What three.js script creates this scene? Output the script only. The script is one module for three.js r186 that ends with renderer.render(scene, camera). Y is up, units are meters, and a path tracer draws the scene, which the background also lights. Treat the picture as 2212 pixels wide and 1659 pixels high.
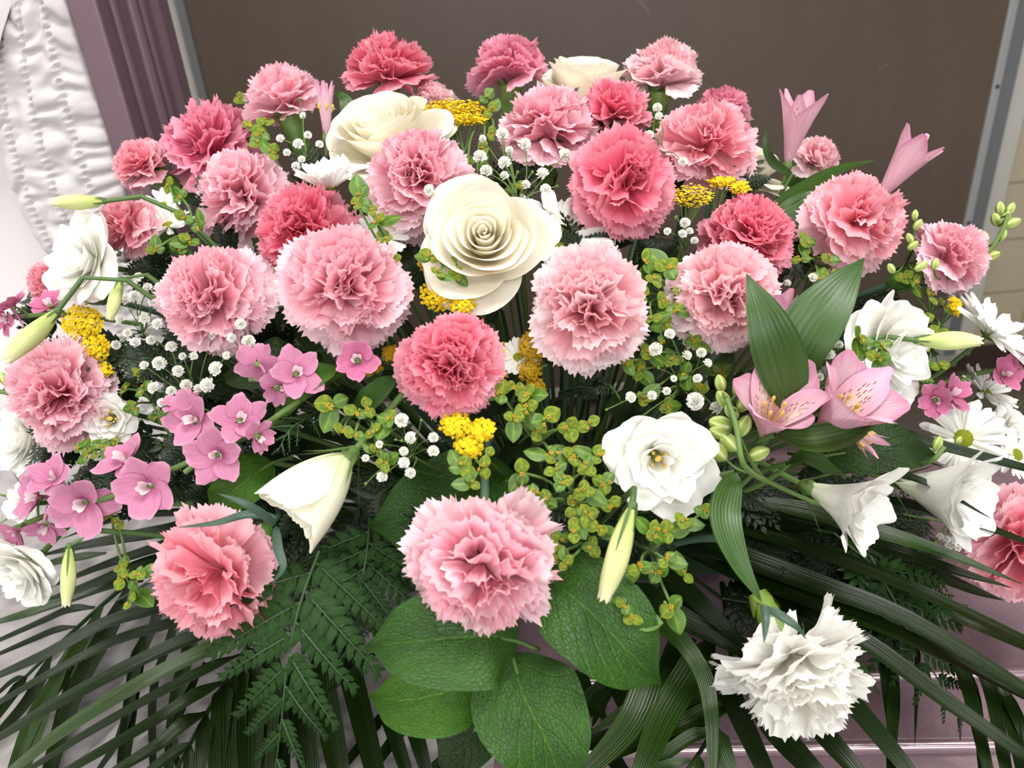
import * as THREE from 'three';
import { mergeGeometries } from 'three/addons/utils/BufferGeometryUtils.js';
import { RoundedBoxGeometry } from 'three/addons/geometries/RoundedBoxGeometry.js';
import { RectAreaLightUniformsLib } from 'three/addons/lights/RectAreaLightUniformsLib.js';

// ---------------------------------------------------------------- camera, light, exposure
const IW = 2212, IH = 1659, FPX = 1661;
const V3 = (x, y, z) => new THREE.Vector3(x, y, z);
const scene = new THREE.Scene();
scene.background = new THREE.Color(0x0b0b0c);
const camera = new THREE.PerspectiveCamera(2 * Math.atan(IH / 2 / FPX) * 180 / Math.PI, IW / IH, 0.03, 30);
const UPC = V3(-254, 3112, 1661).normalize();                      // world up seen from the camera: looking down 28 degrees, turned a little
const ZC = V3(0, 0, 1).addScaledVector(UPC, -UPC.z).normalize();
const XC = new THREE.Vector3().crossVectors(UPC, ZC);
const CR = V3(XC.x, UPC.x, ZC.x), CU = V3(XC.y, UPC.y, ZC.y), CB = V3(XC.z, UPC.z, ZC.z);   // camera axes in the world
const EYE = V3(0, 1.45, 0);
camera.position.copy(EYE);
camera.quaternion.setFromRotationMatrix(new THREE.Matrix4().makeBasis(CR, CU, CB));
camera.focus = 0.52; camera.userData.fStop = 9;
const renderer = new THREE.WebGLRenderer({ antialias: true });
renderer.toneMapping = THREE.LinearToneMapping;
renderer.toneMappingExposure = 1.62;
renderer.shadowMap.enabled = true;
RectAreaLightUniformsLib.init();
const PANELS = [[-1.6, 1.25], [0.5, 1.25], [-1.6, -0.3], [0.5, -0.3]];   // ceiling troffers: x, z
const PANEL_Y = 2.62, PANEL_L = 7.5;
for (const [x, z] of PANELS) {
  const l = new THREE.RectAreaLight(new THREE.Color(1, 0.975, 0.94), PANEL_L, 1.15, 0.56);
  l.position.set(x, PANEL_Y - 0.02, z); l.lookAt(x, 0, z); l.name = 'ceiling_light_glow'; scene.add(l);
}

const WINDOW = { x: 0.2, y: 1.62, w: 2.8, h: 1.35, z: 2.6 };              // daylight window in the wall behind the viewer
{ const l = new THREE.RectAreaLight(new THREE.Color(.93, .97, 1), 1.7, WINDOW.w, WINDOW.h); l.position.set(WINDOW.x, WINDOW.y, WINDOW.z - .03); l.lookAt(WINDOW.x, WINDOW.y, 0); l.name = 'window_daylight'; scene.add(l); }

// ---------------------------------------------------------------- helpers
let seed = 7;
const rnd = () => { seed = (seed + 0x6d2b79f5) | 0; let t = Math.imul(seed ^ (seed >>> 15), 1 | seed); t = (t + Math.imul(t ^ (t >>> 7), 61 | t)) ^ t; return ((t ^ (t >>> 14)) >>> 0) / 4294967296; };
const rr = (a, b) => a + (b - a) * rnd();
const lerp = (a, b, t) => a + (b - a) * t, clamp = (x, a = 0, b = 1) => Math.min(b, Math.max(a, x));
const ss = (a, b, x) => { const t = clamp((x - a) / (b - a)); return t * t * (3 - 2 * t); };
const at = (px, py, d) => EYE.clone().addScaledVector(CR, d * (px - IW / 2) / FPX).addScaledVector(CU, -d * (py - IH / 2) / FPX).addScaledVector(CB, -d);
const cdir = (x, y, z) => V3(0, 0, 0).addScaledVector(CR, x).addScaledVector(CU, y).addScaledVector(CB, z).normalize();   // x across, y up, z to the viewer
// distance of the spray's outer surface along the lens axis
const dm = (px, py) => {
  const k = [[60, .70], [150, .66], [300, .57], [450, .50], [620, .455], [850, .45], [1050, .425], [1250, .40], [1450, .42], [1700, .47]];
  let i = 0; while (i < k.length - 2 && py > k[i + 1][0]) i++;
  const t = clamp((py - k[i][0]) / (k[i + 1][0] - k[i][0]));
  return lerp(k[i][1], k[i + 1][1], t) + 0.12 * ((px - 1080) / 1000) ** 2;
};
const used = {};
const numbered = (n) => { used[n] = (used[n] ?? -1) + 1; return used[n] ? n + '_' + String(used[n]).padStart(3, '0') : n; };
function thing(name, label, category, pos, group) {
  const o = new THREE.Group(); o.name = numbered(name); scene.add(o); if (pos) o.position.copy(pos);
  o.userData = { label, category }; if (group) o.userData.group = group;
  return o;
}
function mk(name, geo, mat, parent, label) {
  const m = new THREE.Mesh(geo, mat);
  if (!parent.userData.n) Object.defineProperty(parent.userData, 'n', { value: {}, enumerable: false });
  const n = parent.userData.n; n[name] = (n[name] ?? -1) + 1;
  m.name = n[name] ? name + '_' + String(n[name]).padStart(3, '0') : name;
  m.castShadow = m.receiveShadow = true; if (label) m.userData.label = label;
  parent.add(m); return m;
}
function struct(name, geo, mat, parent = scene) {
  const m = mk(name, geo, mat, parent); if (parent === scene) { m.name = name; m.userData.kind = 'structure'; } return m;
}
const box = (w, h, d, x = 0, y = 0, z = 0) => new THREE.BoxGeometry(w, h, d).translate(x, y, z);
const rbox = (w, h, d, r, x = 0, y = 0, z = 0) => new RoundedBoxGeometry(w, h, d, 3, r).translate(x, y, z);
// a surface from f(u, v): u 0..1 along, v -1..1 across
function sheet(nu, nv, f) {
  const p = [], uv = [], idx = [];
  for (let i = 0; i <= nu; i++) for (let j = 0; j <= nv; j++) {
    const u = i / nu, v = -1 + 2 * j / nv, q = f(u, v); p.push(q.x ?? q[0], q.y ?? q[1], q.z ?? q[2]); uv.push(j / nv, u);
  }
  for (let i = 0; i < nu; i++) for (let j = 0; j < nv; j++) { const a = i * (nv + 1) + j, b = a + 1, c = a + nv + 1, d = c + 1; idx.push(a, b, d, a, d, c); }
  const g = new THREE.BufferGeometry(); g.setAttribute('position', new THREE.Float32BufferAttribute(p, 3)); g.setAttribute('uv', new THREE.Float32BufferAttribute(uv, 2));
  g.setIndex(idx); g.computeVertexNormals(); return g;
}
const tube = (pts, r, n = 12, m = 6) => new THREE.TubeGeometry(pts.length === 2 ? new THREE.LineCurve3(...pts) : new THREE.CatmullRomCurve3(pts), n, r, m, false);
// a tapering round stem
function taper(pts, r0, r1, n = 10, m = 6) {
  const c = new THREE.CatmullRomCurve3(pts), fr = c.computeFrenetFrames(n, false);
  return sheet(n, m, (u, v) => { const i = Math.round(u * n), a = (v + 1) * Math.PI, r = lerp(r0, r1, u), q = c.getPoint(u); return q.addScaledVector(fr.normals[i], r * Math.cos(a)).addScaledVector(fr.binormals[i], r * Math.sin(a)); });
}
// a blade or leaf along world points; width(u) half-width in metres, face = the direction its upper side looks
function blade(pts, width, face, { fold = 0, wave = 0, waves = 3, roll = 0, nu = 16, nv = 4, edge = 0, teeth = 0, ph = 0 } = {}) {
  const c = new THREE.CatmullRomCurve3(pts, false, 'centripetal');
  return sheet(nu, nv, (u, v) => {
    const q = c.getPoint(u), t = c.getTangent(u), s = new THREE.Vector3().crossVectors(t, face).normalize(), n = new THREE.Vector3().crossVectors(s, t).normalize();
    if (roll) { const a = roll * (1 + 0 * u); const s2 = s.clone().multiplyScalar(Math.cos(a)).addScaledVector(n, Math.sin(a)); n.crossVectors(s2, t).normalize(); s.copy(s2); }
    let w = width(u); if (teeth && Math.abs(v) > .9) w *= 1 + edge * Math.abs(((u * teeth) % 1) * 2 - 1);
    return q.addScaledVector(s, v * w).addScaledVector(n, fold * Math.abs(v) * w + wave * w * v * v * Math.sin(u * waves * 6.28 + ph + (v > 0 ? 1.3 : 0)));
  });
}
const leafW = (w, a = .45, sharp = 1) => (u) => w * Math.max(.004, Math.pow(Math.sin(Math.PI * Math.pow(u, Math.log(.5) / Math.log(a))), sharp));

// ---------------------------------------------------------------- textures and materials
const hash = (x, y, s = 0) => { let h = Math.imul(x | 0, 374761393) + Math.imul(y | 0, 668265263) + Math.imul(s | 0, 974711); h = Math.imul(h ^ (h >>> 13), 1274126177); return ((h ^ (h >>> 16)) >>> 0) / 4294967296; };
const vn = (x, y, s, wx = 1e9, wy = 1e9) => { const i = Math.floor(x), j = Math.floor(y), a = x - i, b = y - j, f = a * a * (3 - 2 * a), g = b * b * (3 - 2 * b), h = (p, q) => hash(((p % wx) + wx) % wx, ((q % wy) + wy) % wy, s);
  return lerp(lerp(h(i, j), h(i + 1, j), f), lerp(h(i, j + 1), h(i + 1, j + 1), f), g); };
const rgb = (h) => [(h >> 16) & 255, (h >> 8) & 255, h & 255];
const mixc = (a, b, t) => a.map((x, i) => lerp(x, b[i], t));
function tex(w, h, f, srgb = true, repeat) {
  const d = new Uint8Array(w * h * 4);
  for (let y = 0; y < h; y++) for (let x = 0; x < w; x++) { const c = f((x + .5) / w, (y + .5) / h, x, y), o = (y * w + x) * 4; if (c.length) { d[o] = clamp(c[0], 0, 255); d[o + 1] = clamp(c[1], 0, 255); d[o + 2] = clamp(c[2], 0, 255); } else d[o] = d[o + 1] = d[o + 2] = clamp(c * 255, 0, 255); d[o + 3] = 255; }
  const t = new THREE.DataTexture(d, w, h); t.magFilter = t.minFilter = THREE.LinearFilter; t.wrapS = t.wrapT = THREE.RepeatWrapping;
  if (srgb) t.colorSpace = THREE.SRGBColorSpace; if (repeat) t.repeat.set(...repeat); t.needsUpdate = true; return t;
}
const std = (o) => new THREE.MeshStandardMaterial(o), phy = (o) => new THREE.MeshPhysicalMaterial({ side: THREE.DoubleSide, ...o });
// petal skin: fine veins fanning from the claw, paler frilled margin as the pigment really lies
const veinBump = tex(128, 32, (x, y) => .5 + .35 * (vn(x * 46, y * 2, 3) - .5) + .25 * (vn(x * 100, y * 5, 9) - .5), false);
function petalMat(base, body, margin, { m0 = .8, through = .4, veins = .1, rough = 1 } = {}) {
  const A = rgb(base), B = rgb(body), M = rgb(margin);
  const map = tex(128, 128, (x, y) => {
    const vein = vn(x * 40, y * 3, 5) * .6 + vn(x * 90, y * 6, 8) * .4;
    let c = mixc(A, B, ss(.05, .6, y)); c = mixc(c, M, ss(m0 - .16 * vein, 1, y));
    return c.map((q) => q * (1 - veins * (vein - .45)));
  });
  return phy({ map, roughness: rough, transmission: through, thickness: 0, ior: 1.3, specularIntensity: 0 });
}
const M = {};
M.pink = {
  deep: [petalMat(0xe05a78, 0xec748e, 0xf39fb1, { m0: .84 }), petalMat(0xe76f88, 0xef8ba0, 0xf6b2c1, { m0: .82 })],
  mauve: [petalMat(0xdf6288, 0xe87f9e, 0xf0a8bd, { m0: .83 }), petalMat(0xe27c9b, 0xec98b2, 0xf4bccd, { m0: .82 })],
  mid: [petalMat(0xee7f90, 0xf39cab, 0xf7bcc7, { m0: .82 }), petalMat(0xf19daa, 0xf6b5c1, 0xfacfd8, { m0: .8 })],
  pale: [petalMat(0xf08fa0, 0xf5aebd, 0xf9ccd7, { m0: .8 }), petalMat(0xf3aaba, 0xf7c3d0, 0xfbdee6, { m0: .78 })],
  blush: [petalMat(0xf09aa6, 0xf6b8c1, 0xfad4da, { m0: .78 }), petalMat(0xf5b9c1, 0xf9d4db, 0xfce8ec, { m0: .76 })],
  white: [petalMat(0xf8f4e4, 0xfaf8f0, 0xfbfaf6, { veins: .04 }), petalMat(0xf7f5ea, 0xfaf8f4, 0xfbfaf7, { veins: .05 })],
};
M.rose = petalMat(0xf3ecc8, 0xf8f3e2, 0xf8f4e8, { veins: .03, m0: .9, through: .42 });
M.roseOuter = petalMat(0xe9e8c2, 0xf6f2e2, 0xf7f4e7, { veins: .05, m0: .9, through: .36 });
M.lisi = petalMat(0xf0f3d6, 0xfaf9f3, 0xfbfaf7, { veins: .05, m0: .88, through: .25 });
M.cream = petalMat(0xdfe6b4, 0xf6f4de, 0xf8f6e6, { veins: .05, m0: .9, through: .25 });
M.budSkin = petalMat(0xb9c878, 0xd9df9f, 0xe9e8bd, { veins: .09, m0: .8, through: .15 });
M.daisy = petalMat(0xf0f1e4, 0xf5f5f1, 0xf7f7f3, { veins: .06, m0: .9, through: .25 });
M.daisyDisc = std({ color: 0x8c9320, roughness: .9 });
M.daisyDiscRim = std({ color: 0xb9a928, roughness: .9 });
M.breath = phy({ color: 0xf3f3ec, roughness: 1, transmission: .2, thickness: 0 });
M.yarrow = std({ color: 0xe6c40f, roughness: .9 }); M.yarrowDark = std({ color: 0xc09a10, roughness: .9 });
M.larkspur = petalMat(0xbf7398, 0xcd89aa, 0xd69fb9, { veins: .16, m0: .9, through: .25 });
M.larkspurDeep = petalMat(0xb85f87, 0xc87599, 0xd38fac, { veins: .16, m0: .9, through: .25 });
M.larkEye = petalMat(0xeec5d6, 0xf0e2e6, 0xf3ebe8, { veins: .08 });
M.larkBud = std({ map: tex(64, 64, (x, y) => mixc(rgb(0x90a84c), rgb(0xd5dba0), clamp(Math.pow(Math.abs(Math.sin(x * 6.283 * 2.5)), 6) * .9 + .15 * vn(x * 20, y * 20, 4)))), roughness: .6 });
M.alstroOuter = petalMat(0xe6bccb, 0xecc3d3, 0xdf9cba, { veins: .12, m0: .86 });
const streaky = tex(160, 256, (x, y) => {                             // the two upper inner petals: pale throat with dark dashes
  const throat = Math.exp(-(((x - .5) / .3) ** 2) - (((y - .45) / .26) ** 2));
  let c = mixc(rgb(0xe9b3cb), rgb(0xf4e8d4), throat * .95); c = mixc(c, rgb(0xe09cbb), ss(.84, 1, y) * .7);
  const col = Math.floor(x * 17), row = Math.floor((y + .03 * hash(col, 3)) * 15), fx = x * 17 - col, fy = (y + .03 * hash(col, 3)) * 15 - row;
  if (hash(col, row, 2) > .5 && throat > .25 && Math.abs(fx - .5) < .2 && Math.abs(fy - .5) < .38) c = mixc(c, rgb(0x7a2a3c), .75);
  return c.map((q) => q * (1 - .08 * (vn(x * 40, y * 3, 5) - .5)));
});
M.alstroInner = phy({ map: streaky, roughness: 1, transmission: .25, thickness: 0, bumpMap: veinBump, bumpScale: .0003 });
M.stamen = std({ color: 0xd2b252, roughness: .8 });
M.stemGreen = std({ color: 0x4c6a35, roughness: .55 }); M.stemBlue = std({ color: 0x50705a, roughness: .6 }); M.stemLeaf = std({ color: 0x385040, roughness: .5 }); M.stemFine = std({ color: 0x5d7a3c, roughness: .7 });
M.calyx = std({ map: tex(64, 64, (x, y) => { const s = vn(x * 50, y * 2, 4); return mixc(rgb(0x47722f), rgb(0x7f9f4c), .25 * s + .6 * ss(.2, .7, y) * (1 - ss(.75, 1, y))); }), roughness: .5 });
M.calyxPale = std({ map: tex(64, 64, (x, y) => mixc(rgb(0x6d8f30), rgb(0x9db158), clamp(.5 * vn(x * 44, y * 2, 4) + .4 * vn(x * 4, y * 4, 6)))), roughness: .45 });
// broad salal leaf: net of veins
const N2 = 512;
const cells = (x, y, n, s) => { let d1 = 9, d2 = 9; const i = Math.floor(x * n), j = Math.floor(y * n); for (let a = -1; a < 2; a++) for (let b = -1; b < 2; b++) { const p = i + a + hash(i + a, j + b, s), q = j + b + hash(i + a, j + b, s + 1), d = Math.hypot(x * n - p, y * n - q); if (d < d1) { d2 = d1; d1 = d; } else if (d < d2) d2 = d; } return d2 - d1; };
const sideVein = (x, y) => { const a = Math.abs(x - .5) * 2; const t = (y - .42 * Math.pow(a, .8)) * 7 + .25 * vn(a * 3, y * 4, 7) + (x > .5 ? .45 : 0); const f = Math.abs(t - Math.round(t)); return Math.exp(-((f / .075) ** 2)) * (1 - .5 * a) * (t > -.2 ? 1 : 0); };
const midVein = (x) => Math.exp(-(((x - .5) / .018) ** 2));
M.salalBump = tex(N2, N2, (x, y) => { const wx = x + .02 * (vn(x * 9, y * 9, 2) - .5), wy = y + .02 * (vn(x * 9, y * 9, 4) - .5); const net = clamp(cells(wx, wy, 26, 11) / .2), fine = clamp(cells(wx, wy, 60, 17) / .25); return .3 + .3 * net + .12 * fine - .5 * sideVein(x, y) - .6 * midVein(x) + .12 * vn(x * 4, y * 5, 3); }, false);
const salalMap = (dark, light, vein) => tex(N2, N2, (x, y) => { const net = 1 - clamp(cells(x + .02 * (vn(x * 9, y * 9, 2) - .5), y + .02 * (vn(x * 9, y * 9, 4) - .5), 26, 11) / .12);
  let c = mixc(rgb(dark), rgb(light), clamp(vn(x * 5, y * 6, 21) * .7 + .4 * vn(x * 22, y * 22, 5) - .1)); c = mixc(c, rgb(vein), clamp(.25 * net + .35 * sideVein(x, y) + .5 * midVein(x))); return c; });
const leafLook = { bumpMap: M.salalBump, bumpScale: .0011, roughness: .38, specularIntensity: .7 };
M.salal = phy({ map: salalMap(0x1f400f, 0x315a15, 0x426b1e), ...leafLook });
M.salalBright = phy({ map: salalMap(0x2c550f, 0x416f14, 0x5a8325), ...leafLook });
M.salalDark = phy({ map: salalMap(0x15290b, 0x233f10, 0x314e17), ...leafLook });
// strap leaves with lengthwise veins
const strap = (a, b, n, s) => tex(128, 256, (x, y) => { const f = vn(x * n, y * 2, s) * .6 + vn(x * n * 2.6, y * 6, s + 2) * .4; return mixc(rgb(a), rgb(b), clamp(f + .25 * Math.exp(-(((x - .5) / .03) ** 2)))); });
const strapBump = tex(128, 32, (x, y) => .5 + .5 * Math.cos(x * 6.283 * 9) * .5 + .2 * (vn(x * 60, y * 4, 2) - .5), false);
M.alstroLeaf = phy({ map: strap(0x233f10, 0x365818, 14, 3), roughness: .42, bumpMap: strapBump, bumpScale: .0002 });
M.palm = phy({ map: strap(0x0c1905, 0x1a2f09, 12, 8), roughness: .27, specularIntensity: .5, bumpMap: strapBump, bumpScale: .0003 });
M.palmLight = phy({ map: strap(0x18300a, 0x2c4611, 12, 9), roughness: .3, bumpMap: strapBump, bumpScale: .0003 });
M.palmStem = std({ color: 0x22401a, roughness: .45 });
M.fern = phy({ map: tex(96, 96, (x, y) => { const t = (y - Math.abs(x - .5) * .9) * 6, f = Math.abs(t - Math.round(t)); return mixc(rgb(0x152e10), rgb(0x2c501a), clamp(.7 * vn(x * 6, y * 6, 4) + .35 * Math.exp(-((f / .1) ** 2)))); }), roughness: .45, specularIntensity: .5, bumpMap: strapBump, bumpScale: .0004 });
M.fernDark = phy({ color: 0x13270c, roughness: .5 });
M.bract = phy({ map: tex(64, 64, (x, y) => mixc(mixc(rgb(0x55741c), rgb(0x8d9422), clamp(vn(x * 5, y * 5, 6))), rgb(0xb4b540), Math.exp(-(((x - .5) / .05) ** 2)) * .5)), roughness: 1, transmission: .2, thickness: 0 });
M.bractGreen = phy({ map: tex(64, 64, (x, y) => mixc(mixc(rgb(0x3a5a10), rgb(0x567a18), clamp(vn(x * 5, y * 5, 9))), rgb(0x86a33e), Math.exp(-(((x - .5) / .05) ** 2)) * .6)), roughness: .5 });
M.nub = std({ color: 0xc49a2a, roughness: .8 }); M.capsule = std({ color: 0x6d8a35, roughness: .6 });
// casket and cloth
M.mauveMetal = phy({ map: tex(256, 256, (x, y, i, j) => mixc(rgb(0x745d65), rgb(0x866e76), .5 * vn(x * 90, y * 90, 3, 90, 90) + .5 * hash(i, j, 5))), roughness: .6, metalness: .1, clearcoat: .2, clearcoatRoughness: .15 });
M.bead = phy({ color: 0xb79ea8, roughness: .16, metalness: .55, clearcoat: 1, clearcoatRoughness: .05 });
M.lidMetal = phy({ color: 0x6e5963, roughness: .42, metalness: .15 });
const weave = tex(64, 64, (x, y) => .5 + .25 * Math.cos(x * 6.283 * 16) * Math.cos(y * 6.283 * 16) + .3 * (vn(x * 16, y * 16, 2, 16, 16) - .5), false, [30, 30]);
M.satin = phy({ color: 0xa39f9f, roughness: .6, sheen: .4, sheenRoughness: .5, bumpMap: weave, bumpScale: .0002 });
M.crepe = phy({ color: 0xcfcacb, roughness: .75, bumpMap: weave, bumpScale: .0003 });
M.panelCloth = phy({ color: 0xe9e3e5, roughness: .8, bumpMap: weave, bumpScale: .0002 });
M.thread = std({ color: 0xd8d2d0, roughness: .8 });
M.foam = std({ color: 0x1b3319, roughness: .95 });
M.board = std({ map: tex(1024, 512, (x, y) => { const n = .5 * vn(x * 5, y * 4, 3) + .3 * vn(x * 60, y * 8, 5) + .2 * vn(x * 200, y * 160, 6); let c = mixc(rgb(0x64564d), rgb(0x72645a), n);
  for (let k = 0; k < 16; k++) { const a = hash(k, 1), b = hash(k, 2), t = hash(k, 3) * 3, l = .01 + .02 * hash(k, 4), dx = (x - a) * 2, dy = y - b, p = dx * Math.cos(t) + dy * Math.sin(t), q = -dx * Math.sin(t) + dy * Math.cos(t); if (Math.abs(p) < l && Math.abs(q) < .0016) c = mixc(c, rgb(0x8b7d74), .6); } return c; }), roughness: .5 });
M.alu = std({ color: 0xc4c6c9, roughness: .4, metalness: .25 }); M.aluDark = std({ color: 0x8b8f94, roughness: .45, metalness: .25 });
M.screw = std({ color: 0x6d7074, roughness: .4, metalness: .8 });
const paintBump = tex(256, 256, (x, y) => vn(x * 32, y * 32, 3, 32, 32) * .6 + vn(x * 90, y * 90, 4, 90, 90) * .4, false);
M.block = std({ color: 0xddd2b8, roughness: .6, bumpMap: paintBump, bumpScale: .002 }); M.mortar = std({ color: 0xcdc2a8, roughness: .8 });
M.paintWhite = std({ color: 0xdedcd8, roughness: .55 }); M.ceiling = std({ color: 0xa8a49e, roughness: .9 });
M.wall = std({ color: 0xb3a994, roughness: .8 }); M.cove = std({ color: 0x4a3a33, roughness: .5 });
M.floor = std({ map: tex(512, 512, (x, y) => mixc(rgb(0x6a6258), rgb(0x857c70), .6 * vn(x * 8, y * 8, 2, 8, 8) + .4 * vn(x * 120, y * 120, 3, 120, 120)), true, [6, 6]), roughness: .35 });
M.lampFrame = std({ color: 0xe8e8e6, roughness: .5 });
M.day = std({ color: 0xffffff, emissive: new THREE.Color(.93, .97, 1), emissiveIntensity: .8, roughness: .6 });
M.glow = std({ color: 0xffffff, emissive: new THREE.Color(1, .975, .94), emissiveIntensity: 1.2, roughness: .6 });
// ---------------------------------------------------------------- the room
const X0 = -3.4, X1 = 3.6, Z0 = -2.55, Z1 = 2.6, HC = 2.66;
struct('floor', box(X1 - X0 + .4, .1, Z1 - Z0 + .4, (X0 + X1) / 2, -.05, (Z0 + Z1) / 2), M.floor);
struct('ceiling', box(X1 - X0 + .4, .1, Z1 - Z0 + .4, (X0 + X1) / 2, HC + .05, (Z0 + Z1) / 2), M.ceiling);
struct('wall_left', box(.12, HC, Z1 - Z0 + .24, X0 - .06, HC / 2, (Z0 + Z1) / 2), M.wall);
struct('wall_right', box(.12, HC, Z1 - Z0 + .24, X1 + .06, HC / 2, (Z0 + Z1) / 2), M.wall);
struct('wall_front', box(X1 - X0, HC, .12, (X0 + X1) / 2, HC / 2, Z1 + .06), M.wall);
{
  const w = new THREE.Group(); w.name = 'wall_back'; w.userData.kind = 'structure'; scene.add(w);
  mk('mortar_bed', box(X1 - X0, HC, .12, (X0 + X1) / 2, HC / 2, Z0 - .066), M.mortar, w);
  const bw = .3937, bh = .1937, g = new RoundedBoxGeometry(bw, bh, .03, 2, .003);   // painted concrete blocks, built where they can be seen beside the board
  for (let r = 0; r < 13; r++) for (let c = 0; c < 6; c++) { const x = 1.3 + c * .4 + (r % 2) * .2, y = .1 + .105 + r * .2; if (x > X1 - .2 || y > HC - .1) continue; mk('block', g, M.block, w).position.set(x, y, Z0 - .012); }
}
struct('baseboard_back', rbox(X1 - X0, .1, .014, .004, (X0 + X1) / 2, .05, Z0 + .01), M.cove);
for (const [i, [x, z]] of PANELS.entries()) {
  const t = thing('ceiling_light', 'recessed white ceiling light ' + ['over the viewer on the lid side', 'over the viewer on the wall frame side', 'straight above the open casket lid', 'straight above the closed casket lid'][i], 'light', V3(x, PANEL_Y, z), 'ceiling lights above the spray');
  mk('frame', mergeGeometries([box(1.25, .04, .04, 0, .02, .31), box(1.25, .04, .04, 0, .02, -.31), box(.04, .04, .58, .605, .02, 0), box(.04, .04, .58, -.605, .02, 0)]), M.lampFrame, t);
  mk('lens', new THREE.PlaneGeometry(1.17, .58).rotateX(Math.PI / 2).translate(0, .004, 0), M.glow, t);
}
{
  const w = new THREE.Group(); w.name = 'window_1'; w.userData.kind = 'structure'; scene.add(w); const { x, y, w: ww, h, z } = WINDOW;
  mk('pane', new THREE.PlaneGeometry(ww, h).rotateY(Math.PI).translate(x, y, z - .006), M.day, w);
  for (const s of [-1, 1]) { mk('frame', rbox(.07, h + .14, .05, .005, x + s * (ww / 2 + .035), y, z - .02), M.paintWhite, w); mk('frame', rbox(ww, .07, .05, .005, x, y + s * (h / 2 + .035), z - .02), M.paintWhite, w); }
}
// dark board in an aluminium frame on the wall
{
  const zb = -2.45, k = (px, py) => { const q = at(px, py, 1), s = (zb - EYE.z) / (q.z - EYE.z); return EYE.clone().lerp(q, s); };
  const xr = 1.532, xl = -.828, y0 = .12, y1 = HC - .12, ym = (y0 + y1) / 2, hh = y1 - y0;
  const t = thing('display_board', 'large dark brown board with an aluminium frame on the block wall', 'board', V3((xl + xr) / 2, y0, zb - .03));
  const inn = (g) => g.translate(-(xl + xr) / 2, -y0, -(zb - .03));
  mk('panel', inn(box(xr - xl, hh, .02, (xl + xr) / 2, ym, zb)), M.board, t);
  for (const [s, x] of [[1, xr], [-1, xl]]) {
    mk('frame_side', inn(rbox(.026, hh, .03, .003, x + s * .013, ym, zb + .002)), s > 0 ? M.alu : M.aluDark, t);
    if (s > 0) mk('frame_channel', inn(rbox(.05, hh, .02, .003, x + .051, ym, zb - .006)), M.aluDark, t);
    struct(s > 0 ? 'trim_1' : 'trim_2', rbox(.066, HC - .11, .05, .004, x + s * (s > 0 ? .109 : .06), HC / 2 + .05, zb - .04), M.paintWhite);
  }
  mk('frame_top', inn(rbox(xr - xl + .16, .04, .03, .004, (xl + xr) / 2, y1 + .02, zb)), M.alu, t);
  mk('frame_foot', inn(rbox(xr - xl + .16, .04, .03, .004, (xl + xr) / 2, y0 - .02, zb)), M.alu, t);
  for (const [px, py] of [[2150, 185], [2086, 478]]) { const q = k(px, py); mk('screw', inn(new THREE.CylinderGeometry(.006, .006, .006, 12).rotateX(Math.PI / 2).translate(xr + .013, q.y, zb + .018)), M.screw, t); }
}
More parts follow.
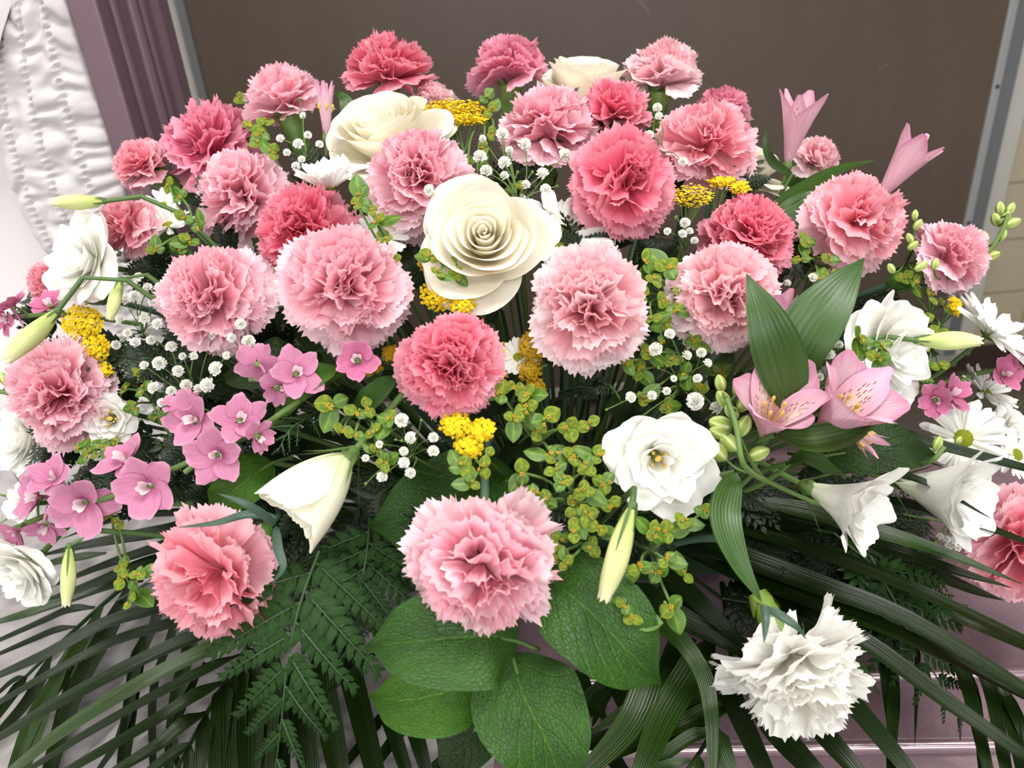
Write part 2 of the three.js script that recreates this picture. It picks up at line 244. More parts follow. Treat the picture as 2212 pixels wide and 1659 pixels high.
// ---------------------------------------------------------------- the casket
const LIDY = .955, YAW = -.075;
{
  const t = thing('casket', 'mauve metal casket with open lid and white tufted lining under the flower spray', 'casket', V3(0, 0, -.62));
  const loc = (g) => g.translate(0, 0, .62);
  // closed foot lid: long profile across its width, stepped mouldings near the edge; z from the viewer's side to the back
  const prof = [[-.30, .80], [-.301, .84], [-.304, .885], [-.309, .894], [-.32, .898], [-.354, .903], [-.357, .906], [-.359, .911], [-.362, .914], [-.384, .917], [-.386, .920], [-.388, .926], [-.391, .928], [-.438, .931], [-.441, .933], [-.443, .936], [-.446, .937]];
  for (let k = 1; k <= 16; k++) { const q = k / 16, z = lerp(-.46, -.86, q); prof.push([z, .937 + .019 * Math.sin(Math.min(1, q * 2.2) * 1.57) - .08 * ss(.55, 1, q)]); }
  prof.push([-.88, .80]);
  const lid = sheet(prof.length - 1, 60, (u, v) => { const q = prof[Math.round(u * (prof.length - 1))]; return [.3 + v * 1.0, q[1], q[0]]; });
  { const uv = lid.attributes.uv; for (let i = 0; i < uv.count; i++) uv.setXY(i, uv.getX(i) * 8, uv.getY(i) * 3); }
  lid.rotateY(YAW).translate(0, 0, .62);
  mk('foot_lid', lid, M.mauveMetal, t);
  for (const [z, y, r] of [[-.358, .909, .0042], [-.387, .9235, .0042], [-.442, .9345, .0042]]) mk('lid_bead', new THREE.CylinderGeometry(r, r, 2.0, 16).rotateZ(Math.PI / 2).translate(.3, y, z).rotateY(YAW).translate(0, 0, .62), M.bead, t);
  mk('shell', loc(rbox(2.1, .5, .62, .05, .05, .55, -.6)), M.mauveMetal, t);
  mk('base_moulding', loc(rbox(2.16, .07, .68, .02, .05, .335, -.6)), M.lidMetal, t);
  // upright lid of the head end, seen from its cut end: flat rim, ribbed side going back
  const RX = -.369, s = new THREE.Shape(), P = [[-.397, .85], [RX, .85], [RX, .858], [RX - .006, .866], [RX - .006, .99], [RX, 1.0], [RX, 1.03], [RX - .03, 1.05], [-1.3, 1.08], [-1.3, 1.07], [-.42, 1.02], [-.397, .98]];
  P.forEach(([x, z], i) => (i ? s.lineTo(x, z) : s.moveTo(x, z)));
  const up = new THREE.ExtrudeGeometry(s, { depth: 1.1, bevelEnabled: false }); up.rotateX(-Math.PI / 2);
  mk('head_lid', loc(up.translate(0, .9, 0)), M.lidMetal, t);
  mk('lid_rim', loc(rbox(.029, 1.1, .012, .003, -.383, 1.45, -.846)), M.lidMetal, t);
  for (const [z, r] of [[-.884, .0048], [-.929, .0075], [-.957, .0045]]) mk('lid_moulding', loc(new THREE.CylinderGeometry(r, r, 1.1, 16).translate(RX - .004, 1.45, z)), M.lidMetal, t);
  // shirred border of the lining: a padded roll with puckers across it
  const bx0 = -.497, bx1 = -.3975;
  mk('shirred_border', loc(sheet(420, 36, (u, v) => {
    const y = lerp(.93, 2.0, u), xl = bx0 - .03 * ss(1.5, 1.25, y) * ss(1.1, 1.3, y) + .03 * ss(1.36, 1.5, y), x = lerp(xl, bx1, (v + 1) / 2);
    const row = Math.abs(((v + 1) * 1.75 + .35) % 1 - .5) * 2, near = Math.exp(-(((row - 1) / .16) ** 2)), col = Math.floor((v + 1) * 1.75 + .35);
    const crease = 1 - Math.abs(2 * vn(y * 70 + col * 5.7 + 2 * vn(y * 9, v * 2, 2), v * 1.4, 5) - 1), fine = vn(y * 190, v * 2 + col, 6) - .5;
    return [x, y, -.846 + .018 * Math.pow(Math.max(0, 1 - Math.pow(Math.abs(v), 3)), .5) - .0075 * crease * crease * (1 - near) - .005 * near + .004 * near * Math.sin(y * 900) + .002 * fine - .012 * Math.max(0, -v)];
  })), M.crepe, t);
  mk('lining_panel', loc(sheet(20, 20, (u, v) => [-.9 + v * .44, lerp(.9, 2.0, u), -.91 - .02 * Math.cos(v * 1.5) + .012 * u])), M.panelCloth, t);
  mk('embroidered_flap', loc(sheet(24, 24, (u, v) => { const e = -.482 + .046 * ss(-.02, .12, u) + .03 * ss(.1, .4, u), x = lerp(-.9, e, (v + 1) / 2), low = 1.398 + .012 * Math.max(0, v) ** 3; return [x, lerp(low, 2.0, u), -.826 - .03 * ss(.7, -1, v) + .004 * Math.sin(u * 9) - .008 * ss(.95, 1, v)]; })), M.panelCloth, t);
  for (let r = 0; r < 3; r++) mk('embroidery', loc(mergeGeometries(Array.from({ length: 14 }, (_, i) => new THREE.CapsuleGeometry(.0011, .004, 2, 5).rotateZ(i % 2 ? .8 : -.8).translate(-.482 - .007 * i, 1.418 + r * .010 + .003 * (i % 2), -.829)))), M.thread, t);
  // inner mattress at the head end
  mk('mattress', loc(rbox(.9, .12, .46, .05, -.95, .86, -.63)), M.satin, t);
}
{
  // white quilted throw lying over the foot lid
  const t = thing('quilted_throw', 'white quilted satin throw with puckered stitch lines under the palm leaves', 'throw', V3(-.5, LIDY, -.45));
  const Y = (x, z) => { const edge = ss(-.36, -.27, z); return LIDY + .008 - .16 * edge * edge - .05 * ss(-.62, -.95, z) * 0; };
  const row = (x, z) => { const q = (x * .94 + z * .34) / .032; return q; };
  const g = sheet(150, 220, (u, v) => {
    const x = lerp(-1.25, -.03, (v + 1) / 2) + .02 * (u - .5), z = lerp(-.12, -.88, u), q = row(x, z), f = Math.abs(q - Math.round(q)) * 2, k = Math.round(q);
    const puff = Math.sqrt(f), puck = vn(z * 95 + k * 3.7, f * 1.5, 8) - .5;
    return [x + .5, Y(x, z) - LIDY + .009 * puff + .011 * puck * (1 - f * .5) + .01 * (vn(x * 14, z * 14, 3) - .5), z + .45];
  });
  mk('cloth', g, M.satin, t);
}
// ---------------------------------------------------------------- flower makers
const FOAM = V3(.03, LIDY + .05, -.60);
{
  const t = thing('casket_saddle', 'green foam brick in a plastic saddle holding every stem, hidden under the foliage', 'saddle', V3(FOAM.x, LIDY, FOAM.z));
  mk('tray', rbox(.30, .022, .15, .008, 0, .012, 0), M.foam, t); mk('foam_brick', rbox(.26, .07, .11, .012, 0, .058, 0), M.foam, t);
}
const anchor = (p) => FOAM.clone().add(V3(clamp((p.x - FOAM.x) * .3, -.11, .11) + rr(-.01, .01), rr(-.02, .03), clamp((p.z - FOAM.z) * .2, -.04, .045)));
const YUP = V3(0, 1, 0);
// turn a group so that its own +y looks along n
function aim(o, n, spin = 0) { o.quaternion.setFromUnitVectors(YUP, n).multiply(new THREE.Quaternion().setFromAxisAngle(YUP, spin)); o.updateMatrixWorld(true); }
// a stem from the thing's own point p0 (world) leaving along -n and bending into the foam
function stemTo(o, p0, n, r = .0026, mat = M.stemBlue, lead = .06) {
  const a = anchor(p0), q = p0.clone().addScaledVector(n, -lead), mid = q.clone().lerp(a, .55); mid.y -= .01;
  return mk('stem', tube([p0, q, mid, a].map((p) => o.worldToLocal(p.clone())), r, 14, 7), mat, o);
}
// --- carnation petals: a set of fringed, ruffled fans of unit length
const petalSet = (n, o) => Array.from({ length: n }, () => {
  const k = rr(o.k0, o.k1), p1 = rr(0, 6.3), p2 = rr(0, 6.3), fan = rr(o.f0, o.f1), b = rr(o.b0, o.b1), A = rr(.6, 1.15) * o.ruf, nt = Math.round(rr(12, 16)), side = rr(-.3, .3), s = Math.floor(rr(0, 999)), cup = rr(-.1, .25);
  return sheet(8, 34, (u, v) => {
    const th = v * fan * (.22 + .78 * ss(0, .75, u)), tooth = Math.abs(((v + 1) * .5 * nt + .3 * hash(Math.floor((v + 1) * 20), s)) % 1 * 2 - 1) * (.6 + .8 * hash(Math.floor((v + 1) * .5 * nt), s, 3));
    let r = u * (1 - .1 * v * v * v * v - .05 * hash(s, 5) * Math.cos(v * 5 + p2)); r *= 1 + (u > .9 ? .1 * (tooth - .55) : 0);
    const x = r * Math.sin(th), y = r * Math.cos(th), w = Math.pow(u, 1.45);
    const z = A * w * (Math.sin(k * v + p1) + .45 * Math.sin(2.4 * k * v + p2) + .25 * Math.sin(5.1 * k * v + p1 * 3) * u) + side * x * u - cup * x * x;
    const a = b * u * u; return [x, y * Math.cos(a * .6) - z * Math.sin(a), y * Math.sin(a * .6) + z * Math.cos(a)];
  });
});
const P_OUT = petalSet(10, { k0: 2.6, k1: 4.6, f0: .5, f1: .78, b0: -.05, b1: .5, ruf: .06 }), P_MID = petalSet(14, { k0: 2.6, k1: 5, f0: .45, f1: .75, b0: -.2, b1: .6, ruf: .085 }), P_IN = petalSet(14, { k0: 2.6, k1: 5.4, f0: .42, f1: .72, b0: -.35, b1: .5, ruf: .12 });
const pick = (a) => a[Math.floor(rnd() * a.length)];
const calyxGeo = (() => {
  const body = new THREE.LatheGeometry([[.0001, -.034], [.0045, -.0335], [.0062, -.03], [.0078, -.022], [.0088, -.012], [.0098, -.003], [.0106, .002], [.0098, .002], [.0085, -.004]].map(([x, y]) => new THREE.Vector2(x, y)), 22);
  const tooth = (a) => sheet(4, 4, (u, v) => { const w = .0056 * (1 - u * .98), x = v * w, r = .0104 + .0025 * u, an = a + x / r; return [r * Math.sin(an), .001 + .008 * u, r * Math.cos(an)]; });
  return mergeGeometries([body.toNonIndexed(), ...[0, 1, 2, 3, 4].map((i) => tooth(i * 1.2566).toNonIndexed())]);
})();
const bractGeo = sheet(5, 4, (u, v) => { const w = .0075 * (1 - u * u * .97), r = .0062 + .004 * u, an = v * w / r; return [r * Math.sin(an), -.034 + .014 * u, r * Math.cos(an)]; });
// [px, py] bloom centre, size across in pixels, D real size, n = where it faces (x, y, to viewer)
function carnation(label, px, py, size, n, hue, { dz = 0, N = 46, open = 92, spin = rr(0, 6.3), calyx = M.calyx, lead = .07, full = 1, gap = 0 } = {}) {
  const d = dm(px, py) + dz, D = size * d / FPX, nw = cdir(...n), o = thing('carnation', label, 'carnation', at(px, py, d).addScaledVector(nw, -D * .2));
  aim(o, nw, spin);
  const [mi, mo] = M.pink[hue], R = D * .5;
  const l1 = rr(0, 6.3), l2 = rr(0, 6.3), la = rr(.04, .09), lb = rr(.03, .08);
  for (let i = 0; i < N; i++) {
    const t = (i + .5) / N, tilt = lerp(2, open, Math.pow(t, .78)) + rr(-13, 13) * (t > .85 ? .6 : 1), az = i * 2.39996 + rr(-.35, .35);
    if (gap && t > .35 && Math.abs(((az % 6.283) + 6.283) % 6.283 - 3.14) < gap * .5) continue;
    const set = t > .62 ? P_OUT : t > .26 ? P_MID : P_IN, m = mk('petal', pick(set).clone(), t > .5 ? mo : (rnd() < .85 ? mi : mo), o);
    const L = R * lerp(1.0, 1.02, t) * rr(.9, 1.06) * full * (1 + t * (la * Math.cos(2 * az + l1) + lb * Math.cos(3 * az + l2))) * (rnd() < .06 ? 1.07 : 1); m.scale.set(L * rr(.9, 1.12), L, L);
    m.quaternion.setFromEuler(new THREE.Euler(tilt * Math.PI / 180, az, 0, 'YXZ')).multiply(new THREE.Quaternion().setFromAxisAngle(YUP, (t > .62 ? rr(-.5, .5) : t > .3 ? rr(-1, 1) : rr(-1.5, 1.5))));
    m.position.set(0, R * .06 * (1 - t), 0);
  }
  const c = mk('calyx', calyxGeo, calyx, o); c.position.y = -.006; for (let k = 0; k < 4; k++) { const b = mk('bract', bractGeo, calyx, o); b.rotation.y = k * 1.57 + .5; b.position.y = -.006; }
  stemTo(o, o.localToWorld(V3(0, -.039, 0)), nw, .0027, M.stemBlue, lead);
  return o;
}
// --- cupped petals of roses and lisianthus: bent round the axis, opening outward from a0 to a1 degrees, with a rolled lip
function cup({ L, W, r0 = .004, y0 = 0, a0, a1, p = 1, lip = 0, ruf = 0, k = 4, ph = 0, spiral = 0, point = .04, nu = 14, nv = 16, round = .25, fray = 0, sd = 0, rc = .008, neck = .42 }) {
  const st = 24, R = [r0], Y = [y0];
  for (let i = 1; i <= st; i++) { const u = (i - .5) / st, a = (a0 + (a1 - a0) * Math.pow(u, p) + lip * Math.pow(u, 7)) * Math.PI / 180; R.push(R[i - 1] + L / st * Math.sin(a)); Y.push(Y[i - 1] + L / st * Math.cos(a)); }
  const get = (A, u) => { const q = clamp(u, 0, .9999) * st, i = Math.floor(q); return lerp(A[i], A[i + 1], q - i); };
  return sheet(nu, nv, (u, v) => {
    const top = 1 - round * Math.pow(Math.abs(v), 2.6) - point + point * 2 * Math.exp(-((v / .25) ** 2)) + .02 * ruf / .004 * Math.sin(v * 5 + ph) + (fray ? fray * (hash(Math.round(v * 20), sd) - .5) * (u > .9 ? 1 : 0) : 0);
    const uu = clamp(u * top), r = get(R, uu), w = W * (neck + (1 - neck) * Math.sin(Math.min(1, u / .72) * 1.5708)) * (u > .72 ? Math.sqrt(Math.max(.12, 1 - Math.pow((u - .72) / .34, 2) * .55)) : 1);
    const rho = Math.max(r + spiral * v, .0006), an = v * w / Math.max(r, rc), wob = ruf * Math.pow(u, 2.2) * (Math.sin(k * v + ph) + .5 * Math.sin(k * 2.3 * v + ph * 2));
    return [(rho + wob * .6) * Math.sin(an), get(Y, uu) + wob * .7, (rho + wob * .6) * Math.cos(an)];
  });
}
const ROSES = [1, 2].map((s) => {
  const g = [];
  for (let i = 0; i < 26; i++) {
    const t = i / 25, az = i * 2.2 + s * .7 + rr(-.3, .3), outer = t > .8;
    const rim = lerp(.5, 1, Math.min(1, t * 1.6));
    if (t < .3) g.push([cup({ L: lerp(.03, .034, t / .3), W: lerp(.006, .016, t / .3), r0: .0008 + t * .008, a0: lerp(2, 24, t / .3), a1: lerp(0, -4, t / .3), lip: lerp(14, 40, t), spiral: lerp(.0010, .002, t), rc: .0026 + t * .016, point: .02, round: .05, ph: i, ruf: .0005, nu: 12 }), 0, az]);
    else { const q = (t - .3) / .7; g.push([cup({ L: lerp(.037, .054, q), W: lerp(.018, .041, q), r0: .003, y0: -.003 * q, a0: lerp(28, 84, q), a1: lerp(-5, outer ? 48 : 16, q), p: .9, lip: outer ? rr(45, 110) : lerp(45, 66, q) * rr(.5, 1.35), spiral: .0014, rc: lerp(.0085, .024, q), point: outer ? rr(.02, .1) : rr(.01, .04), round: outer ? .13 : .08, ph: i * 1.7, ruf: outer ? .0022 : .0009, k: 2.5, nu: 20 }), outer ? 1 : 0, az]); }
  }
  return g;
});
const sepalGeo = (L, w, a0, a1) => cup({ L, W: w, r0: .003, y0: -.003, a0, a1, point: .3, round: .6, rc: .006, nu: 8, nv: 6 });
function rose(label, px, py, size, n, kind = 0, spin = 0, dz = 0) {
  const d = dm(px, py) + dz, D = size * d / FPX, nw = cdir(...n), o = thing('rose', label, 'rose', at(px, py, d).addScaledVector(nw, -.024)); aim(o, nw, spin);
  for (const [g, k, az] of ROSES[kind]) { const m = mk('petal', g.clone(), k ? M.roseOuter : M.rose, o); m.rotation.y = az; m.scale.setScalar(D / .088); }
  const hip = mk('hip', new THREE.SphereGeometry(.006, 14, 10).scale(1, 1.2, 1).translate(0, -.004, 0), M.stemGreen, o);
  for (let k = 0; k < 5; k++) mk('sepal', sepalGeo(.026, .004, 80, 120), M.stemGreen, o).rotation.y = k * 1.257;
  stemTo(o, o.localToWorld(V3(0, -.008, 0)), nw, .003, M.stemGreen); return o;
}
// open lisianthus (kind 0), double and frilled (1), side-on funnel (2)
const LISI = [
  Array.from({ length: 11 }, (_, i) => { const t = i / 10; return [cup({ L: lerp(.036, .054, t), W: lerp(.018, .038, t), r0: .003, a0: lerp(8, 30, t), a1: lerp(20, 92, t), p: 1.1, lip: rr(-25, 35), ruf: lerp(.003, .0036, t), k: rr(3, 5), ph: rr(0, 6), point: .01, rc: lerp(.011, .028, t), round: .1, spiral: rr(-.002, .002), fray: .03, sd: i }), i * 2.5 + rr(-.2, .2)]; }),
  Array.from({ length: 18 }, (_, i) => { const t = i / 17; return [cup({ L: lerp(.034, .051, t), W: lerp(.017, .036, t), r0: .002, a0: lerp(2, 48, t), a1: lerp(18, 98, t), lip: rr(-35, 35), ruf: .0042, k: rr(2.6, 4.6), ph: rr(0, 6), point: .0, rc: lerp(.009, .026, t), round: .1, spiral: rr(-.003, .003), fray: .03, sd: i + 40, nv: 22 }), i * 2.4 + rr(-.3, .3)]; }),
  Array.from({ length: 15 }, (_, i) => { const t = i / 14; return [cup({ L: lerp(.044, .06, t) * rr(.92, 1.05), W: lerp(.012, .024, t), r0: .003, a0: lerp(5, 20, t), a1: lerp(8, 44, t) * rr(.6, 1.3), p: 1.3, lip: lerp(5, 70, t) * rr(.2, 1.4), ruf: lerp(.003, .0042, t), k: rr(2.5, 5), ph: rr(0, 6), point: .01, rc: lerp(.007, .018, t), round: .26, spiral: rr(-.002, .002), fray: .02, sd: i + 80, nv: 20 }), i * 2.45 + rr(-.25, .25)]; }),
  Array.from({ length: 14 }, (_, i) => { const t = i / 13; return [cup({ L: lerp(.046, .06, t) * rr(.94, 1.05), W: lerp(.014, .03, t), r0: .003, a0: lerp(12, 50, t), a1: lerp(0, -4, t), p: .8, lip: lerp(5, 30, t) * rr(.2, 1.6), ruf: lerp(.0022, .0026, t), k: rr(2.5, 5), ph: rr(0, 6), point: .01, rc: lerp(.009, .02, t), round: .12, spiral: rr(-.0015, .002), fray: .02, sd: i + 120, nv: 20 }), i * 2.45 + rr(-.2, .2)]; }),
];
function lisianthus(label, px, py, size, n, kind = 0, { spin = 0, dz = 0, mat = M.lisi, off = .02, name = 'lisianthus', len = 1 } = {}) {
  const d = dm(px, py) + dz, D = size * d / FPX * (kind > 1 ? 1.4 : 1), nw = cdir(...n), o = thing(name, label, 'lisianthus', at(px, py, d).addScaledVector(nw, -off)); aim(o, nw, spin);
  for (const [g, az] of LISI[kind]) { const m = mk('petal', g.clone(), mat, o); m.rotation.y = az; m.scale.setScalar(D / .09); m.scale.y *= len; }
  mk('cup_base', new THREE.SphereGeometry(.0055, 14, 10).scale(1, 1.3, 1), M.stemFine, o);
  for (let k = 0; k < 5; k++) { const m = mk('sepal', cup({ L: .032, W: .0016, r0: .0045, y0: -.004, a0: 38, a1: 52, point: .3, round: .5, rc: .006, nu: 8, nv: 4 }), M.stemFine, o); m.rotation.y = k * 1.257 + .3; }
  if (kind === 0) { mk('pistil', mergeGeometries([new THREE.CylinderGeometry(.0014, .0018, .016, 8).translate(0, .012, 0), new THREE.SphereGeometry(.003, 10, 8).scale(1.3, .7, 1).translate(0, .021, 0)]).scale(.6, .7, .6), M.stamen, o);
    for (let k = 0; k < 4; k++) mk('stamen', mergeGeometries([tube([V3(.001, .004, 0), V3(.005, .016, 0)], .0004, 4, 5), new THREE.SphereGeometry(.0016, 8, 6).scale(.7, 1.6, .7).translate(.005, .0165, 0)]), M.stamen, o).rotation.y = k * 1.57; }
  stemTo(o, o.localToWorld(V3(0, -.005, 0)), nw, .0022, M.stemFine); return o;
}
// closed lisianthus bud between two pixels
const budGeo = sheet(26, 20, (u, v) => { const a = (v + 1) * Math.PI, tw = u * 1.8, r = .24 * Math.pow(Math.sin(Math.PI * Math.min(1, .06 + u * .82)), .8) * (1 + .07 * Math.sin(3 * (a + tw))) + (u > .9 ? .02 * Math.sin(a * 5) * (u - .9) * 10 : 0); return [r * Math.sin(a), u * (1 + (u > .95 ? .025 * Math.sin(a * 5) : 0)), r * Math.cos(a)]; });
function bud(label, [x0, y0], [x1, y1], d, { tilt = 0, fat = .6, mat = M.budSkin, lead = .04 } = {}) {
  const p = at(x0, y0, d), q = at(x1, y1, d - tilt), L = p.distanceTo(q), n = q.clone().sub(p).normalize(), o = thing('lisianthus_bud', label, 'flower bud', p); aim(o, n, 1);
  mk('closed_petals', budGeo, mat, o).scale.set(L * fat, L, L * fat);
  for (let k = 0; k < 5; k++) mk('sepal', cup({ L: L * (.45 + .15 * (k % 2)), W: .0012, r0: L * .045, y0: -.002, a0: 14, a1: -2, point: .3, round: .4, rc: .005, nu: 10, nv: 4 }).scale(1.12, 1, 1.12), M.stemGreen, o).rotation.y = k * 1.257;
  mk('receptacle', new THREE.SphereGeometry(L * .055, 12, 8), M.stemGreen, o);
  stemTo(o, p.clone(), n, .0018, M.stemGreen, lead); return o;
}
// --- daisy chrysanthemum
const rayGeo = [0, 1, 2, 3].map((s) => sheet(10, 6, (u, v) => { const w = .0042 * (.45 + .55 * Math.sin(Math.min(1, u * 1.25) * 1.57)) * (u > .8 ? Math.sqrt(Math.max(.03, 1 - ((u - .8) / .2) ** 2)) : 1), dr = [.0, .003, -.003, .005][s]; return [v * w, u * .029, -.0012 * Math.cos(v * 4.7) * Math.sin(u * 3) + dr * u * u + .0014 * v * v]; }));
const discGeo = (() => { const g = [new THREE.SphereGeometry(.0078, 20, 8, 0, 6.283, 0, 1.5).scale(1, .42, 1)]; for (let i = 0; i < 110; i++) { const r = .0078 * Math.sqrt((i + .5) / 110), a = i * 2.39996; g.push(new THREE.SphereGeometry(.00062, 5, 4).translate(r * Math.cos(a), .0033 * Math.sqrt(Math.max(.02, 1 - (r / .0082) ** 2)), r * Math.sin(a))); } return mergeGeometries(g); })();
function daisy(label, px, py, size, n, { dz = 0, lift = 6, spin = 0, N = 25, cupUp = 0 } = {}) {
  const d = dm(px, py) + dz, D = size * d / FPX, nw = cdir(...n), o = thing('daisy', label, 'daisy', at(px, py, d).addScaledVector(nw, -.004)); aim(o, nw, spin); const s = D / .068;
  for (let i = 0; i < N; i++) { const inner = i % 2, m = mk('ray_petal', pick(rayGeo).clone(), M.daisy, o), tilt = 90 - lift - cupUp - inner * 9 + rr(-5, 5), az = i * 6.2832 / N + rr(-.06, .06);
    m.quaternion.setFromEuler(new THREE.Euler(tilt * Math.PI / 180, az, 0, 'YXZ')).multiply(new THREE.Quaternion().setFromAxisAngle(YUP, rr(-.25, .25))); m.position.set(.0045 * s * Math.sin(az), .0004 * inner, .0045 * s * Math.cos(az)); m.scale.setScalar(s * rr(.93, 1.05)); }
  mk('disc', discGeo, M.daisyDisc, o).scale.setScalar(s);
  mk('green_cup', new THREE.SphereGeometry(.0075, 16, 8, 0, 6.283, 1.57, 1.57).scale(1, .6, 1), M.stemGreen, o).scale.setScalar(s);
  stemTo(o, o.localToWorld(V3(0, -.004, 0)), nw, .0018, M.stemGreen); return o;
}
// ---------------------------------------------------------------- the big blooms, back row first
// carnations: label, x, y, size in px, facing, hue
const LEAVES = {   // grassy blue green stem leaves, by bloom
  455: [[[592, 1135, .43], [560, 1108, .42], [520, 1085, .415], [470, 1066, .42]], [[596, 1135, .43], [602, 1190, .415], [612, 1225, .41], [588, 1262, .412]], [[600, 1120, .43], [540, 1112, .425], [470, 1130, .42], [380, 1140, .43]]],
  1735: [[[1650, 1312, .39], [1690, 1335, .382], [1720, 1355, .38], [1742, 1382, .385]], [[1648, 1305, .39], [1652, 1340, .383], [1650, 1390, .38]]],
};
for (const [label, x, y, s, n, hue, o] of [
  ['deep pink carnation seen side-on, standing highest above the cream rose on the board', 837, 140, 188, [.02, .93, .36], 'deep', { open: 84 }],
  ['mauve pink carnation with a wide green calyx, standing before the white rosebud', 1103, 136, 172, [.0, .94, .34], 'mauve', { open: 80 }],
  ['very pale carnation seen side-on against the board, beside the white rosebud', 1436, 150, 180, [.12, .92, .36], 'blush', { open: 82 }],
  ['flat-topped deep pink carnation tucked just below the white rosebud', 1327, 228, 160, [.03, .86, .5], 'deep', { open: 84, dz: 0.02 }],
  ['pale carnation with a drooping skirt of petals above the small white filler blooms', 1183, 258, 212, [.0, .83, .55], 'pale', { open: 98 }],
  ['pale carnation tilted away at the shoulder beside a closed pink lily bud', 607, 203, 172, [-.28, .9, .3], 'pale', { open: 90 }],
  ['wide deep pink carnation leaning outward over the dark ribbed lid', 443, 300, 212, [-.36, .72, .58], 'mauve', { open: 96, dz: 0.03 }],
  ['small mid pink carnation at the spray edge against the white shirred border', 300, 350, 128, [-.62, .5, .6], 'mid', { open: 92, dz: 0.03 }],
  ['large pale carnation below the wide deep pink one leaning over the lid', 515, 410, 216, [-.25, .3, .92], 'pale', { dz: 0.045 }],
  ['small mid pink carnation pressed against the open white lisianthus', 265, 484, 140, [-.55, .25, .8], 'mid', { open: 98, dz: 0.02 }],
  ['deep pink crumpled carnation wedged between three paler ones', 652, 490, 226, [-.2, .45, .87], 'deep', { dz: 0.03 }],
  ['frilly pale carnation with one tiny white bloom in front of it', 900, 370, 230, [-.1, .38, .92], 'pale', { open: 100, N: 60 }],
  ['round pale carnation above the pink larkspur and small white blooms', 447, 642, 242, [-.18, .08, .98], 'pale', { open: 98, N: 58 }],
  ['big pink carnation with long fringed lower petals near the spray centre', 740, 612, 278, [.1, .1, .99], 'pale', { open: 98, N: 58 }],
  ['deep pink carnation with large smooth petals, above the white daisy', 1350, 382, 242, [.12, .3, .94], 'deep', { N: 44 }],
  ['mid pink loose carnation under the tall pink lily', 1530, 296, 212, [.02, .48, .87], 'mid', { open: 96, N: 46 }],
  ['deep pink carnation mostly hidden behind the mid pink loose one', 1560, 232, 120, [.1, .95, .2], 'mauve', { open: 80, dz: 0.05 }],
  ['deep pink carnation turned to the wall, above the pale one with a leaf across it', 1628, 503, 212, [.32, .58, .75], 'deep', { N: 58, dz: 0.03 }],
  ['blush carnation with a rosy centre below the open cream rose', 1280, 660, 272, [.02, .06, 1], 'blush', { open: 98, N: 56 }],
  ['pale carnation crossed by a pointed green leaf', 1567, 632, 240, [-.08, .12, .98], 'blush', { open: 98, N: 60 }],
  ['pink carnation beneath the outer lily, turned toward the wall', 1862, 465, 218, [.36, .35, .86], 'mid', { open: 98 }],
  ['pale carnation standing alone beside the curling sprig of green buds', 2065, 548, 168, [.62, .35, .7], 'pale', { open: 92 }],
  ['pale carnation half hidden behind the tall pink lily', 1768, 335, 110, [.4, .6, .6], 'blush', { open: 90, dz: 0.05 }],
  ['deep rose pink carnation with tightly crinkled folds at the spray centre', 975, 785, 228, [-.05, .05, 1], 'deep', { N: 72, full: 1 }],
  ['pale carnation beneath the long closed bud and yellow yarrow', 117, 845, 224, [-.28, .05, .96], 'pale', { N: 64, open: 98 }],
  ['pink carnation with a notched top, resting over the palm leaves and throw', 455, 1262, 292, [-.3, -.4, .87], 'mid', { N: 44, open: 96, gap: 0 }],
  ['large pale carnation over the cluster of broad glossy leaves', 1040, 1245, 326, [.0, -.5, .86], 'pale', { N: 58, open: 100 }],
  ['pink carnation cut off by the picture edge above the mauve lid', 2236, 1185, 258, [.3, -.1, .95], 'mid', { N: 50, open: 98 }],
  ['white carnation hanging face down over the mauve lid with a pale green calyx', 1735, 1470, 306, [.36, -.82, .42], 'white', { N: 62, open: 100, calyx: M.calyxPale, lead: .035 }],
  ['pale carnation only just showing behind the yellow yarrow plates', 940, 214, 100, [0, .95, .2], 'blush', { open: 80, dz: 0.05 }],
  ['mid pink carnation peeping out behind the open white lisianthus', 104, 606, 110, [-.5, .2, .8], 'mid', { dz: 0.045 }],
]) { const f = carnation(label, x, y, s, n, hue, o), near = (q) => f.worldToLocal(q.clone());
  for (const pts of LEAVES[Math.round(x)] ?? []) mk('stem_leaf', blade(pts.map(([a, b, c]) => near(at(a, b, c))), leafW(.0026, .3, .8), near(f.position.clone().add(cdir(.1, .5, .8))), { fold: .5, nu: 18, nv: 4 }), M.stemLeaf, f); }

rose('open cream white rose facing out, in the middle of the spray', 1045, 503, 292, [.0, .22, .97], 0, .4, -.01);
rose('cream rose seen obliquely beneath the two yellow yarrow plates', 826, 282, 280, [-.2, .74, .78], 1, 2, .01);
rose('white rosebud standing behind the flat-topped deep pink carnation', 1262, 170, 236, [.05, .86, .52], 0, 2.4, .03);
rose('cream rose mostly hidden behind the mid pink loose carnation', 1625, 335, 190, [.3, .7, .5], 1, 1, .05);

